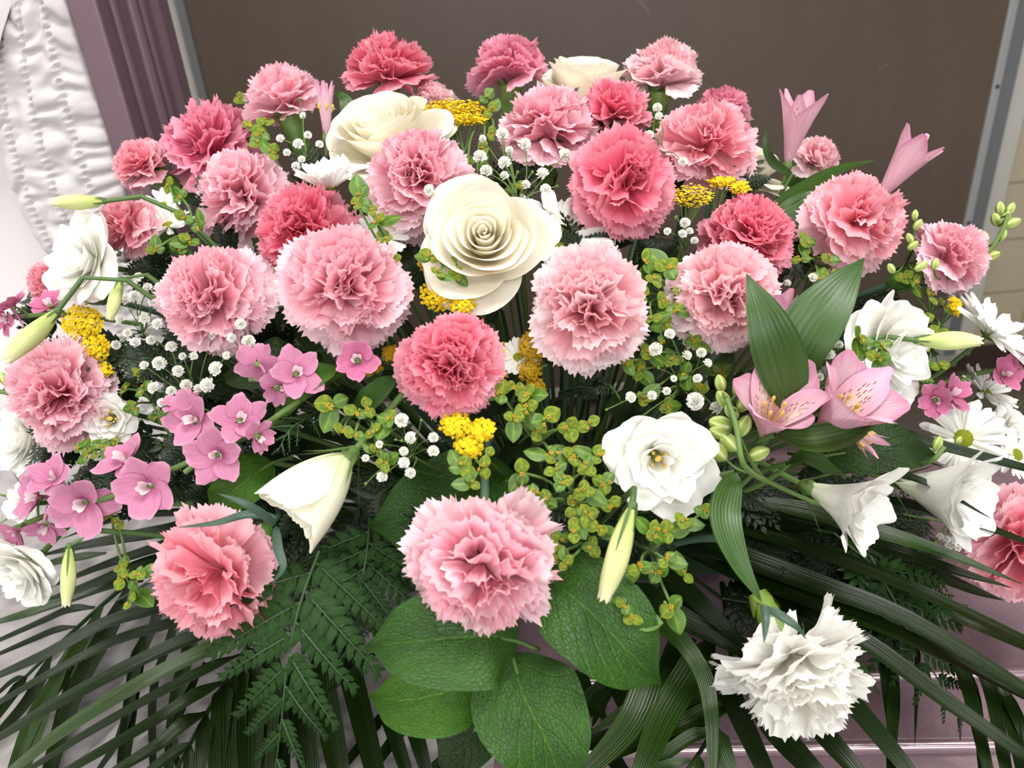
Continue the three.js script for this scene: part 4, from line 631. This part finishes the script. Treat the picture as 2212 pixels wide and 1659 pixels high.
palm('palm frond hanging straight leaflets down the mauve lid under the white carnation', [[1640, 1330, .05], [1720, 1440, .045], [1800, 1500, .04], [1900, 1560, .035]], [
  [27, [1790, 1470, .04], [1833, 1512, .04], [1970, 1675, .035]], [31, [1740, 1520, .04], [1767, 1574, .04], [1855, 1675, .035]], [33, [1650, 1520, .04], [1672, 1574, .04], [1762, 1675, .035]], [27, [1560, 1455, .04], [1580, 1508, .04], [1657, 1675, .035]],
  [14, [1932, 1340, .05], [1929, 1430, .04], [1925, 1675, .03]], [7, [1982, 1390, .04], [1980, 1450, .035], [1976, 1613, .03]], [11, [1885, 1330, .05], [1900, 1400, .045], [1918, 1576, .03]], [9, [1912, 1370, .04], [1935, 1480, .035], [1938, 1600, .03]]]);
palm('palm frond trailing narrow leaflets at the lid corner', [[1980, 1290, .07], [2060, 1400, .05], [2140, 1480, .04], [2200, 1560, .035]], [
  [19, [2030, 1380, .05], [2072, 1445, .045], [2134, 1675, .035]], [18, [2090, 1420, .05], [2127, 1464, .045], [2174, 1675, .035]], [17, [2140, 1450, .045], [2172, 1510, .04], [2208, 1675, .035]], [14, [2050, 1400, .045], [2098, 1480, .04], [2120, 1675, .03]], [16, [2150, 1470, .04], [2190, 1540, .04], [2225, 1620, .035]]]);
// --- leatherleaf fern: rachis > pinna > pinnule
const pinnule = [0, 1, 2].map((s) => sheet(7, 6, (u, v) => { const w = .25 * Math.pow(Math.sin(Math.PI * Math.pow(Math.min(.999, .06 + u * .94), .75)), .8) * (Math.abs(v) > .8 ? 1 + .16 * Math.sin(u * 30 + s) : 1); return [v * w + .1 * u * u, u, -.1 * v * v * w / .25 - .12 * u * u + (s - 1) * .05 * u]; }));
const lowPin = [0, 1, 2].map((s) => sheet(4, 2, (u, v) => { const w = .25 * Math.pow(Math.sin(Math.PI * Math.pow(Math.min(.999, .06 + u * .94), .75)), .8); return [v * w + .1 * u * u, u, -.1 * v * v - .12 * u * u + (s - 1) * .05 * u]; }));
const ferny = (L, n, w) => { const g = []; for (let i = 0; i < n; i++) for (const s of [-1, 1]) { const u = (i + .6) / n, l = w * L * (1 - .85 * u) * Math.min(1, .7 + u), q = lowPin[i % 3].clone().scale(l, l, l).rotateZ(-s * lerp(1.05, .5, u)).translate(0, u * L, 0); g.push(q); } g.push(lowPin[0].clone().scale(L * .16, L * .16, L * .16).translate(0, L * .92, 0)); return g; };
const darkPinna = [0, 1, 2].map((k) => mergeGeometries([...ferny(1, 6 + k, .5), new THREE.CylinderGeometry(.006, .012, 1, 5).translate(0, .5, 0).deleteAttribute('uv')].map((g) => { const q = g.index ? g.toNonIndexed() : g; q.deleteAttribute('uv'); return q; })));
function fern(label, pts, Lp, pairs, { fine = true, mat = M.fern, face = TOV, name = 'fern_frond', n = 8 } = {}) {
  const P = pts.map(px3), c = new THREE.CatmullRomCurve3(P), o = thing(name, label, 'fern', P[0]);
  mk('stem', inThing(o, taper(P, .0011, .0004, 16)), M.palmStem, o);
  for (let i = 0; i < pairs; i++) for (const s of [-1, 1]) {
    const u = (i + .4 + (s > 0 ? .35 : 0)) / pairs, q = c.getPoint(u), t = c.getTangent(u), sd = new THREE.Vector3().crossVectors(t, face).normalize().multiplyScalar(s), nn = new THREE.Vector3().crossVectors(sd, t).multiplyScalar(s).normalize();
    const ang = lerp(1.05, .55, u) + rr(-.1, .1), y = sd.clone().multiplyScalar(Math.sin(ang)).addScaledVector(t, Math.cos(ang)).addScaledVector(nn, rr(-.12, .08)).normalize(), L = Lp * (1 - .78 * u) * Math.min(1, .75 + u * 1.5) * rr(.92, 1.08);
    const x = new THREE.Vector3().crossVectors(y, nn).normalize(), z = new THREE.Vector3().crossVectors(x, y), m = mk('pinna', fine ? taper([V3(0, 0, 0), V3(0, L * .5, L * .02), V3(0, L, -L * .04)], .0007, .0002, 6, 5) : darkPinna[i % 3].clone(), fine ? M.palmStem : mat, o);
    m.position.copy(q).sub(o.position); m.quaternion.setFromRotationMatrix(new THREE.Matrix4().makeBasis(x, y, z)); if (!fine) { m.scale.setScalar(L); continue; }
    for (let k = 0; k < n; k++) for (const e of [-1, 1]) { const w = (k + .5 + (e > 0 ? .3 : 0)) / n, p = mk('pinnule', pinnule[(k + i) % 3].clone(), mat, m), l = .27 * L * (1 - .6 * w) * Math.min(1, .8 + w); p.scale.setScalar(l); p.position.set(0, w * L, L * (.02 - .06 * w * w)); p.rotation.set(rr(-.15, .25), rr(-.2, .2), -e * lerp(1.05, .6, w)); }
    const tip = mk('pinnule', pinnule[1].clone(), mat, m); tip.scale.setScalar(L * .14); tip.position.set(0, L * .93, -.03 * L);
  }
  mk('lower_stem', inThing(o, tube([P[0], P[0].clone().lerp(anchor(P[0]), .5), anchor(P[0])], .0015, 10)), M.palmStem, o);
}
fern('leatherleaf fern frond hanging over the palm leaves between two pink carnations', [[690, 1190, .455], [650, 1300, .44], [622, 1420, .432], [610, 1540, .43], [590, 1690, .435]], .070, 7, { n: 9, face: cdir(-.1, .4, .9) });
fern('dark fern frond spreading behind the large pale carnation and salal leaves', [[800, 1120, .50], [790, 1210, .475], [770, 1310, .46], [745, 1420, .455]], .064, 7, { n: 8, mat: M.fern, face: cdir(.1, .4, .9) });
fern('fern frond lying over the mauve lid behind the long palm leaflets', [[1880, 1200, .55], [1950, 1330, .535], [2010, 1440, .52], [2080, 1560, .52]], .062, 6, { n: 8, face: cdir(0, .7, .7) });
fern('small light green fern tip between larkspur and the olive leaf', [[700, 880, .50], [660, 905, .478], [625, 930, .468], [600, 975, .465]], .026, 5, { n: 5, face: cdir(0, .3, .9) });
fern('fern tip under the pale carnation, above the mauve lid', [[1800, 1150, .56], [1900, 1230, .55], [1990, 1290, .545], [2090, 1330, .545]], .05, 6, { fine: false, face: cdir(0, .7, .7) });
// ---------------------------------------------------------------- small blooms and sprigs
// --- yarrow: flat heads of tiny florets
const yFlo = (() => { const g = [new THREE.SphereGeometry(.42, 6, 4).translate(0, .25, 0)]; for (let k = 0; k < 5; k++) g.push(sheet(2, 2, (u, v) => [v * .42 * (.5 + .5 * u), .3 + .12 * Math.sin(u * 3), .25 + u * .7]).rotateY(k * 1.257)); return mergeGeometries(g.map((q) => { const a = q.toNonIndexed(); a.deleteAttribute('uv'); return a; })); })();
function yarrow(label, heads, n, { mat = M.yarrow, f = 6 } = {}) {
  const [x, y, w, h, d0] = heads[0], nw = cdir(...n), o = thing('yarrow', label, 'yarrow', at(x, y, d0 ?? dm(x, y)));
  for (const [hx, hy, hw, hh, hd] of heads) {
    const d = hd ?? dm(hx, hy), c = at(hx, hy, d), N = Math.round(hw * hh / 34 / (f / 6) ** 2 + 14), g = [], R = f * (f > 5.2 ? .74 : 1.25) * d / FPX, zt = cdir(0, -n[2], n[1]);
    for (let i = 0; i < N; i++) { const r = Math.sqrt((i + .5) / N), a = i * 2.39996, dx = r * Math.cos(a) * hw / 2 + rr(-3, 3), dy = r * Math.sin(a) * hh / 2 + rr(-3, 3), p = at(hx + dx, hy + dy, d + .012 * r * r + rr(-.002, .002) + dy / hh * .02 * -n[1]);
      g.push(yFlo.clone().scale(R * rr(.8, 1.15), R, R * rr(.8, 1.15)).rotateY(rr(0, 6)).applyQuaternion(new THREE.Quaternion().setFromUnitVectors(YUP, nw.clone().add(V3(rr(-.35, .35), rr(-.35, .35), rr(-.35, .35))).normalize())).translate(p.x, p.y, p.z)); }
    const m = mk('floret_cluster', inThing(o, mergeGeometries(g)), mat, o); m.userData.kind = 'stuff';
    const b = c.clone().addScaledVector(nw, -.025);
    for (let k = 0; k < 6; k++) { const a = k * 1.05, q = at(hx + Math.cos(a) * hw * .3, hy + Math.sin(a) * hh * .3, d + .006); mk('branchlet', inThing(o, tube([b, q.clone().lerp(b, .4).addScaledVector(nw, -.003), q], .0006, 5, 4)), M.stemFine, o); }
    mk('stem', inThing(o, tube([b, b.clone().addScaledVector(nw, -.03), b.clone().lerp(anchor(b), .6), anchor(b)], .0013, 10)), M.stemFine, o);
  }
}
yarrow('two flat yellow yarrow plates stacked beside the oblique cream rose', [[978, 236, 136, 36, .62], [1005, 258, 92, 28, .605]], [.05, .92, .3], { mat: M.yarrow, f: 5 });
yarrow('yellow yarrow plate touching the smooth deep pink carnation', [[1497, 424, 88, 48, .545]], [.1, .8, .5], { f: 5.5 });
yarrow('small yellow yarrow plates under the mid pink loose carnation', [[1560, 394, 60, 24, .56], [1597, 408, 44, 30, .555]], [.1, .85, .4], { f: 5 });
yarrow('bright yellow yarrow heads below the open cream rose', [[950, 636, 86, 72, .478], [1000, 658, 62, 40, .472]], [-.1, .5, .85], { f: 6 });
yarrow('shaded yellow yarrow trailing between the crinkled and blush carnations', [[1152, 748, 62, 66, .485], [1142, 800, 50, 50, .482], [1158, 842, 44, 46, .48]], [.2, .4, .85], { mat: M.yarrowDark, f: 6.5 });
yarrow('bright yellow yarrow spilling below the crinkled deep rose carnation', [[985, 918, 64, 54, .44], [1040, 930, 56, 50, .438], [1014, 965, 62, 50, .436]], [0, .4, .9], { f: 7 });
yarrow('tall yellow yarrow clump beneath the open white lisianthus by the long bud', [[178, 695, 92, 72, .57], [206, 752, 66, 60, .565], [224, 800, 40, 44, .565]], [-.1, .3, .95], { f: 6 });
yarrow('dark yellow yarrow deep between the cream rose and the big pink carnation', [[922, 562, 42, 46, .51]], [0, .5, .85], { mat: M.yarrowDark, f: 6 });
yarrow('few yellow yarrow florets beside the crinkled carnation', [[1082, 770, 28, 54, .49], [1078, 808, 40, 16, .488]], [.2, .5, .8], { mat: M.yarrow, f: 6 });
yarrow('yellow yarrow bits in shade near the purple larkspur floret', [[800, 790, 44, 34, .51], [845, 765, 30, 30, .51]], [0, .5, .85], { mat: M.yarrowDark, f: 5 });
yarrow('yellow yarrow deep in the foliage near the wall', [[1745, 545, 44, 40, .60], [1760, 590, 34, 34, .6]], [.1, .6, .7], { mat: M.yarrowDark, f: 5 });
yarrow('yellow yarrow speck behind the daisy in profile', [[2062, 662, 22, 40, .66]], [.1, .6, .7], { f: 5 });
// --- baby's breath: sprigs = hub, blooms [x, y, size]
const bPet = sheet(3, 2, (u, v) => [v * .3 * (.5 + .5 * Math.sin(u * 2.6)), u * .85, -.16 * u * u + .12 * Math.abs(v)]);
const bBloom = [0, 1, 2].map((s) => { const g = [new THREE.SphereGeometry(.3, 7, 5)]; for (let i = 0; i < 30; i++) { const t = (i + .5) / 30, q = bPet.clone().rotateY(rr(-.6, .6)).rotateX(lerp(.1, 1.95, t)).rotateY(i * 2.39996 + s); g.push(q); } return mergeGeometries(g); });
function breath(label, hub, blooms, dz = 0) {
  const h = px3([hub[0], hub[1], dm(hub[0], hub[1]) + .03 + dz]), o = thing('babys_breath', label, "baby's breath", h); const st = [];
  for (const [x, y, s] of blooms) {
    const d = dm(x, y) - .004 + dz + rr(-.006, .006), p = at(x, y, d), small = s < 18, m = mk(small ? 'bud' : 'bloom', small ? pod : pick(bBloom).clone(), small ? M.capsule : M.breath, o);
    m.position.copy(p).sub(h); m.scale.setScalar(s * d / FPX / 2 * (small ? .8 : 1.02)); aim(m, cdir(rr(-.6, .6), rr(.1, .9), .8), rr(0, 6));
    st.push(tube([h, h.clone().lerp(p, .45).add(V3(rr(-.004, .004), .003, 0)), p], .00042, 8, 4));
  }
  mk('stem', inThing(o, mergeGeometries(st)), M.stemFine, o); mk('main_stem', inThing(o, tube([h, h.clone().lerp(anchor(h), .5), anchor(h)], .0009, 8, 5)), M.stemFine, o);
}
breath("spray of white baby's breath dots between the cream rose and the drooping pale carnation", [1120, 450], [[1085, 290, 33], [1133, 313, 34], [1042, 300, 20], [1037, 340, 36], [1090, 352, 33], [1050, 370, 32], [1100, 325, 22], [1172, 377, 34], [1220, 335, 33], [1178, 410, 30], [1135, 400, 26], [1090, 380, 24], [1118, 372, 14], [1150, 372, 13], [1204, 402, 10], [1190, 460, 22], [1070, 402, 20]]);
breath("single tiny white baby's breath bloom resting on the frilly pale carnation", [960, 470], [[928, 411, 30]], -.02);
breath("loose white baby's breath beside the cream rose and upright daisy", [665, 350], [[645, 312, 28], [652, 345, 20], [606, 300, 22], [665, 292, 20], [690, 312, 20], [620, 330, 20], [648, 215, 16], [655, 250, 18], [640, 360, 24]]);
breath("thick patch of white baby's breath below the round pale carnation", [430, 880], [[345, 785, 36], [370, 750, 30], [385, 802, 30], [468, 797, 38], [450, 832, 40], [402, 832, 30], [370, 845, 26], [428, 840, 24], [400, 855, 24], [490, 768, 22], [460, 726, 22], [332, 838, 30], [312, 790, 24], [350, 870, 24], [418, 770, 22], [395, 770, 20]]);
breath("single baby's breath bloom under the big pink carnation", [560, 800], [[537, 738, 34], [520, 700, 28], [500, 730, 24]], -.01);
breath("hazy white baby's breath in shade behind the yellow yarrow clump", [310, 720], [[290, 640, 28], [330, 652, 24], [312, 690, 28], [260, 690, 26], [342, 700, 30], [292, 740, 26], [320, 622, 26], [270, 650, 24], [300, 600, 26], [345, 620, 24], [275, 720, 22], [250, 745, 24], [326, 735, 24]], .04);
breath("open spray of white baby's breath beside the white lisianthus with a dark throat", [1470, 840], [[1417, 755, 36], [1447, 722, 28], [1483, 768, 26], [1515, 762, 26], [1528, 785, 24], [1455, 818, 18], [1501, 867, 46], [1362, 858, 28], [1408, 855, 26], [1547, 882, 34], [1440, 845, 22], [1422, 795, 12], [1494, 724, 12], [1507, 818, 24], [1385, 900, 12], [1310, 885, 12]]);
breath("white baby's breath sprinkled in the shade above the cream bell flower", [890, 985], [[868, 908, 36], [888, 946, 32], [936, 945, 26], [936, 975, 30], [872, 975, 24], [872, 1000, 30], [886, 1022, 28], [825, 1030, 28], [790, 990, 20], [910, 908, 12], [855, 950, 11], [868, 952, 12], [790, 1045, 14], [820, 960, 20]]);
breath("white baby's breath between the wide lily leaf and the double lisianthus", [1790, 830], [[1750, 792, 30], [1792, 766, 28], [1770, 815, 22], [1812, 745, 22], [1755, 600, 24], [1700, 612, 20]]);
breath("dim baby's breath behind the smooth deep pink carnation", [1480, 540], [[1480, 482, 28], [1474, 506, 24], [1442, 500, 20], [1500, 520, 20], [1460, 470, 16], [1490, 500, 20]], .03);
breath("baby's breath dots beside the calyx of the very pale carnation", [1420, 330], [[1420, 233, 24], [1424, 252, 22], [1402, 292, 24], [1438, 268, 16], [1405, 320, 18], [1475, 350, 24], [1418, 340, 16]]);
breath("flat patch of small white baby's breath below the larger white funnel", [2060, 1130], [[2030, 1158, 18], [2045, 1165, 20], [2060, 1168, 20], [2075, 1160, 18], [2050, 1180, 20], [2085, 1168, 16], [2020, 1170, 16], [2068, 1184, 18]], .05);
breath("baby's breath below the frilled double white lisianthus", [1880, 960], [[1862, 930, 22], [1890, 940, 24], [1905, 925, 20], [1930, 920, 20], [1880, 915, 16]], .02);
// --- bupleurum: yellow green paired bracts round tiny ochre flowers
const bract = sheet(7, 6, (u, v) => { const w = .5 * Math.pow(Math.sin(Math.PI * Math.pow(Math.min(.999, .03 + u * .97), .85)), .65); return [v * w, u, .2 * u * u - .22 * (1 - v * v) * u * .6]; });
const leafy = sheet(9, 6, (u, v) => { const w = .34 * Math.pow(Math.sin(Math.PI * Math.pow(Math.min(.999, .03 + u * .97), .9)), .75); return [v * w, u, .12 * u * u + .1 * Math.abs(v) * w]; });
const nubs = (() => { const g = []; for (let i = 0; i < 5; i++) { const a = i * 1.3; g.push(new THREE.SphereGeometry(.085, 5, 4).scale(1, 1.3, 1).translate(Math.cos(a) * .13, .14 + .05 * (i % 2), Math.sin(a) * .13)); } for (let i = 0; i < 4; i++) { const a = i * 1.57 + .6; g.push(new THREE.ConeGeometry(.05, .24, 5).rotateZ(-1.1).translate(.2, .16, 0).rotateY(a)); } return mergeGeometries(g); })();
const caps = mergeGeometries([0, 1, 2].map((k) => new THREE.SphereGeometry(.085, 7, 5).scale(1, 1.1, 1).translate(.045 * Math.cos(k * 2.1), 0, .045 * Math.sin(k * 2.1))));
function bupleurum(label, hub, rosettes, { dz = 0, leaf = 1 } = {}) {
  const h = px3([hub[0], hub[1], dm(hub[0], hub[1]) + .03 + dz]), o = thing('bupleurum_sprig', label, 'greenery', h);
  for (const [x, y, s] of rosettes) {
    const d = dm(x, y) + dz + rr(-.008, .006), p = at(x, y, d), S = s * d / FPX * .74, n = cdir(rr(-.5, .5), rr(0, .7), .85), q = new THREE.Quaternion().setFromUnitVectors(YUP, n), sp = rr(0, 6), r = p.clone().sub(h);
    const put = (name, g, mat, tilt, az, k = 1, off = [0, 0, 0]) => { const m = mk(name, g.clone(), mat, o); m.quaternion.copy(q).multiply(new THREE.Quaternion().setFromEuler(new THREE.Euler(tilt, az, 0, 'YXZ'))); m.position.copy(V3(...off).multiplyScalar(S).applyQuaternion(q).add(r)); m.scale.setScalar(S * k); return m; };
    const nb = 2 + (rnd() < .35 ? 1 : 0); for (let k = 0; k < nb; k++) put('bract', bract, rnd() < .3 ? M.bractGreen : M.bract, rr(1.0, 1.5), sp + k * 6.283 / nb + rr(-.2, .2), rr(.8, 1.05));
    put('flower', nubs, M.nub, 0, rr(0, 6), .75, [rr(-.2, .2), .05, rr(-.2, .2)]); if (rnd() < .7) put('flower', nubs, M.nub, .3, rr(0, 6), .6, [.35 * Math.cos(sp), .1, .35 * Math.sin(sp)]);
    put('seed_capsule', caps, M.capsule, 0, 0, .9, [rr(-.3, .3), .25, rr(-.3, .3)]);
    if (rnd() < .62 * leaf) put('leaf', leafy, M.bractGreen, rr(1.2, 1.8), rr(0, 6.28), rr(1.5, 2.2), [0, -.3, 0]);
    mk('stem', tube([V3(0, 0, 0), r.clone().multiplyScalar(.55).add(V3(rr(-.004, .004), .003, rr(-.003, .003))), r], .0009, 6, 5), M.stemFine, o);
  }
  mk('main_stem', inThing(o, tube([h, h.clone().lerp(anchor(h), .5), anchor(h)], .0014, 8, 5)), M.stemGreen, o);
}
for (const [label, hub, ros, opt] of [
  ['yellow green bupleurum sprig climbing beside the crinkled deep rose carnation', [1160, 960], [[1085, 852, 44], [1112, 835, 40], [1138, 880, 46], [1178, 905, 52], [1110, 900, 38], [1230, 925, 44], [1272, 915, 44], [1190, 982, 48], [1165, 935, 40], [1135, 850, 40]]],
  ['dense bupleurum sprig under the white lisianthus with a dark throat', [1230, 1090], [[1130, 1022, 44], [1150, 1068, 46], [1182, 1082, 40], [1270, 1010, 40], [1305, 1042, 46], [1262, 1060, 40], [1245, 1092, 40], [1320, 1090, 36], [1240, 985, 44], [1215, 1040, 40], [1290, 985, 38], [1200, 1015, 38]]],
  ['bupleurum sprig beside the large pale carnation over glossy leaves', [1260, 1170], [[1212, 1160, 40], [1240, 1150, 40], [1268, 1112, 40], [1292, 1142, 40], [1207, 1195, 36], [1235, 1118, 38], [1278, 1180, 38], [1222, 1216, 32]]],
  ['bupleurum sprig beside the long pale hanging bud', [1405, 1190], [[1412, 1152, 44], [1442, 1150, 40], [1475, 1128, 36], [1382, 1230, 44], [1422, 1235, 44], [1478, 1242, 40], [1450, 1308, 46], [1520, 1105, 36], [1440, 1210, 38]]],
  ['bupleurum tip dangling over the glossy salal leaf', [1382, 1275], [[1365, 1332, 44], [1392, 1350, 40], [1385, 1372, 30], [1345, 1310, 30]], { dz: -.01 }],
  ['leafy bupleurum sprig above the cream bell flower', [785, 900], [[720, 872, 56], [770, 890, 40], [742, 928, 38], [765, 940, 34], [838, 905, 38], [805, 930, 36], [795, 880, 40], [830, 1000, 36], [815, 975, 32]]],
  ['shaded bupleurum behind the open spray of small white blooms', [1500, 780], [[1380, 800, 36], [1400, 760, 34], [1450, 780, 36], [1480, 805, 34], [1535, 735, 34], [1560, 800, 34], [1512, 842, 36], [1440, 880, 34], [1392, 862, 34], [1545, 700, 32], [1350, 780, 30]], { dz: .022 }],
  ['bupleurum tip below the open cream rose', [950, 575], [[930, 555, 36], [972, 572, 38], [945, 590, 30], [985, 590, 28]]],
  ['bupleurum sprig between the blush carnation and the pale one crossed by a leaf', [1430, 640], [[1398, 570, 46], [1442, 578, 46], [1415, 605, 38], [1432, 652, 34], [1465, 625, 34], [1408, 690, 34], [1442, 700, 34], [1390, 640, 32], [1455, 668, 32], [1425, 740, 30], [1500, 740, 30]], { dz: .012 }],
  ['thin bupleurum stem with one round leaf lying across the double white lisianthus', [1835, 792], [[1856, 728, 40], [1906, 745, 34], [1868, 742, 30], [1895, 772, 40]], { dz: -.035, leaf: 1.8 }],
  ['bupleurum sprig hanging under the bright yellow yarrow', [1040, 985], [[1000, 1010, 46], [1046, 1010, 40], [1020, 1042, 36], [1055, 985, 30]]],
  ['bupleurum sprig by the pink carnation with the notched top', [275, 1250], [[262, 1250, 36], [292, 1272, 36], [282, 1300, 32], [262, 1225, 28], [240, 1105, 32], [255, 1130, 30], [300, 1240, 30]], { dz: .02 }],
  ['bupleurum tips beside the pink lily with a dark-streaked throat', [1850, 870], [[1862, 842, 32], [1872, 866, 36], [1845, 880, 26]]],
  ['bupleurum sprig above the lower larkspur spike', [215, 970], [[222, 962, 28], [200, 978, 30], [250, 955, 28], [185, 985, 26], [235, 1000, 26], [170, 970, 24]], { dz: .01 }],
  ['shaded bupleurum among baby\'s breath below the round pale carnation', [330, 870], [[310, 840, 34], [340, 900, 32], [365, 900, 30], [290, 880, 30], [300, 810, 30], [395, 900, 30], [270, 840, 28]], { dz: .035 }],
  ['bupleurum sprig between the tall yarrow plates and the mauve carnation', [1050, 250], [[1050, 210, 34], [1060, 240, 30], [1045, 320, 34], [1062, 290, 28], [1030, 395, 38], [1115, 405, 36], [1010, 350, 32]], { dz: .02 }],
  ['bupleurum sprig below the tilted pale carnation at the shoulder', [575, 310], [[560, 290, 34], [540, 272, 32], [575, 265, 30], [520, 215, 26], [590, 330, 30], [555, 310, 30]], { dz: .02 }],
  ['bupleurum sprig between the big pink carnation and the cream rose', [840, 560], [[778, 425, 38], [815, 480, 36], [830, 520, 36], [800, 455, 30], [850, 560, 32], [770, 440, 28]], { dz: .005 }],
  ['leafy bupleurum deep between the daisies and the wall', [2010, 680], [[2010, 640, 34], [1990, 690, 34], [2040, 660, 34], [2025, 720, 34], [1990, 745, 32], [2030, 790, 30], [2000, 820, 30], [2075, 735, 32], [1975, 610, 34], [1955, 600, 30], [2010, 860, 30]], { dz: .03 }],
  ['bupleurum sprig in shade behind the carnation turned to the wall', [1760, 570], [[1740, 520, 34], [1770, 600, 34], [1790, 560, 32], [1730, 560, 30], [1800, 600, 30], [1790, 700, 30], [1780, 640, 30]], { dz: .03 }],
  ['bupleurum sprig near the small carnation and daisies by the shirred border', [420, 500], [[365, 400, 30], [390, 425, 32], [400, 470, 32], [410, 520, 34], [385, 540, 32], [430, 490, 30], [335, 540, 30]], { dz: .025 }],
]) bupleurum(label, hub, ros, opt);
// ---------------------------------------------------------------- dark greenery packed inside the spray
const NEAR = [['the cream rose', 1045, 560], ['the crinkled carnation', 975, 830], ['the blush carnation', 1280, 720], ['the lisianthus with a dark throat', 1425, 1010], ['the cream bell flower', 690, 1040], ['the double lisianthus', 1900, 800], ['the round pale carnation', 447, 690], ['the larkspur spikes', 380, 960], ['the two pink lilies', 1720, 880], ['the white funnels', 1930, 1080], ['the smooth deep pink carnation', 1390, 470], ['the big pink carnation', 740, 720], ['the frilly pale carnation', 880, 450], ['the wide deep pink carnation', 460, 380], ['the notched pink carnation', 480, 1180], ['the yarrow plates', 960, 300], ['the mid pink loose carnation', 1560, 380], ['the carnation turned to the wall', 1700, 560], ['the open white lisianthus at the edge', 175, 600], ['the pale carnation under the long bud', 150, 880], ['the lower larkspur spike', 240, 1060], ['the hazy small white blooms', 300, 720], ['the purple larkspur floret', 780, 800], ['the leafy bupleurum sprig', 760, 900], ['the small light fern tip', 620, 930], ['the yellow green round leaf', 510, 1060], ['the shaded trailing yarrow', 1150, 800], ['the bright spilling yarrow', 1010, 945], ['the dense bupleurum sprig', 1220, 1060], ['the cluster of fat green buds', 1590, 930], ['the boat-shaped lily leaf', 1780, 960], ['the twisting strap leaf', 1590, 1130], ['the open spray of small white dots', 1460, 790], ['the wide slanting lily leaf', 1780, 690], ['the pink carnation by the outer lily', 1870, 500], ['the curling bud sprig', 2020, 610], ['the open white daisy', 2060, 900], ['the deep pink wedged carnation', 640, 540], ['the upright daisy', 690, 420], ['the drooping pale carnation', 1170, 330], ['the tall pink lily', 1700, 420], ['the hanging white bud', 180, 1180], ['the leaf across the pale carnation', 1640, 740]];
const near = (x, y) => NEAR.reduce((a, b) => (Math.hypot(b[1] - x, b[2] - y) < Math.hypot(a[1] - x, a[2] - y) ? b : a))[0];
const saidOf = {}; const nth = ['', 'another ', 'a third ', 'a fourth ', 'a fifth ', 'a sixth ', 'a seventh '];
const sayOnce = (s) => { const k = (saidOf[s] = (saidOf[s] ?? -1) + 1); return nth[Math.min(k, 6)] + s; };
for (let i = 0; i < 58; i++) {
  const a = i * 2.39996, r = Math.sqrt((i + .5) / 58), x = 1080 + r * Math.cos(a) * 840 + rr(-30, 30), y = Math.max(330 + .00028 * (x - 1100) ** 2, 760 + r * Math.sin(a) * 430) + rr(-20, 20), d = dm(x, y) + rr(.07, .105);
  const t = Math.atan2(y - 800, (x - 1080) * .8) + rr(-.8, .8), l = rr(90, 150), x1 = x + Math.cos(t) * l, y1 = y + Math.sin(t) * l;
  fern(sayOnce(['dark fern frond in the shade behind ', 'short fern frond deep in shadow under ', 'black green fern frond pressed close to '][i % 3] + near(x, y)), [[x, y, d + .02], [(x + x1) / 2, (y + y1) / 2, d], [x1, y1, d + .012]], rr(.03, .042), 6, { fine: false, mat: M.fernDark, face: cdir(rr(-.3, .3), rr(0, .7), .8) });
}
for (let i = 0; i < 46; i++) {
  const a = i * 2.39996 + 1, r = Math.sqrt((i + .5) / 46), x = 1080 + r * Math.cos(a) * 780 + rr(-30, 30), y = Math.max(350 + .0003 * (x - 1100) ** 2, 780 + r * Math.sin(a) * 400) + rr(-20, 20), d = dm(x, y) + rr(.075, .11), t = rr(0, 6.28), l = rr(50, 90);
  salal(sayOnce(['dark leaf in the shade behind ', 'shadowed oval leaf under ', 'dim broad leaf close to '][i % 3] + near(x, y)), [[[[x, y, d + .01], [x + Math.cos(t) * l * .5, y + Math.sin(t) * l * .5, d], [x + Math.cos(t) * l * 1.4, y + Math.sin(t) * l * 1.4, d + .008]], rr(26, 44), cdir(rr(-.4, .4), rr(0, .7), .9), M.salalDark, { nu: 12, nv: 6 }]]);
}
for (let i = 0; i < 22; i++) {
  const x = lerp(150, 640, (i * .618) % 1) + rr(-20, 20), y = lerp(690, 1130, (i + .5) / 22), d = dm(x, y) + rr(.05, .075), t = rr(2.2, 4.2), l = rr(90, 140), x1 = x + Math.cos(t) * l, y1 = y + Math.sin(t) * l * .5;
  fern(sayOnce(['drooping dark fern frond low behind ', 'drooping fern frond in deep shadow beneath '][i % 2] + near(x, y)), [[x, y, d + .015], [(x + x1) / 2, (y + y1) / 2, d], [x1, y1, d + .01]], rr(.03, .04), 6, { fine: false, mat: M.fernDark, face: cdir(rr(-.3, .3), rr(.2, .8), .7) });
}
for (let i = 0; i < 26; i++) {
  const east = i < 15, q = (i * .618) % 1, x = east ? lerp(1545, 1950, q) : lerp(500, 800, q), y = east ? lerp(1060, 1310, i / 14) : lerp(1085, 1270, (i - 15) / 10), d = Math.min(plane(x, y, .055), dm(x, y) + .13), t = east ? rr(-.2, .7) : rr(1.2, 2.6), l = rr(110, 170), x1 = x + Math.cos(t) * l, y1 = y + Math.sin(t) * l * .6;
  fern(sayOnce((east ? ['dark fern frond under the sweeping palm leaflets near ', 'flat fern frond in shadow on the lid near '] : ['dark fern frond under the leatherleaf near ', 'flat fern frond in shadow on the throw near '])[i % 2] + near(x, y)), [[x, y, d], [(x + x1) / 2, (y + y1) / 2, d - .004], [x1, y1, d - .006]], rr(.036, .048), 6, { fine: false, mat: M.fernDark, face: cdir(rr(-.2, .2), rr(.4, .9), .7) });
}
scene.traverse((o) => { if (o.isMesh) o.castShadow = o.receiveShadow = true; });
renderer.render(scene, camera);
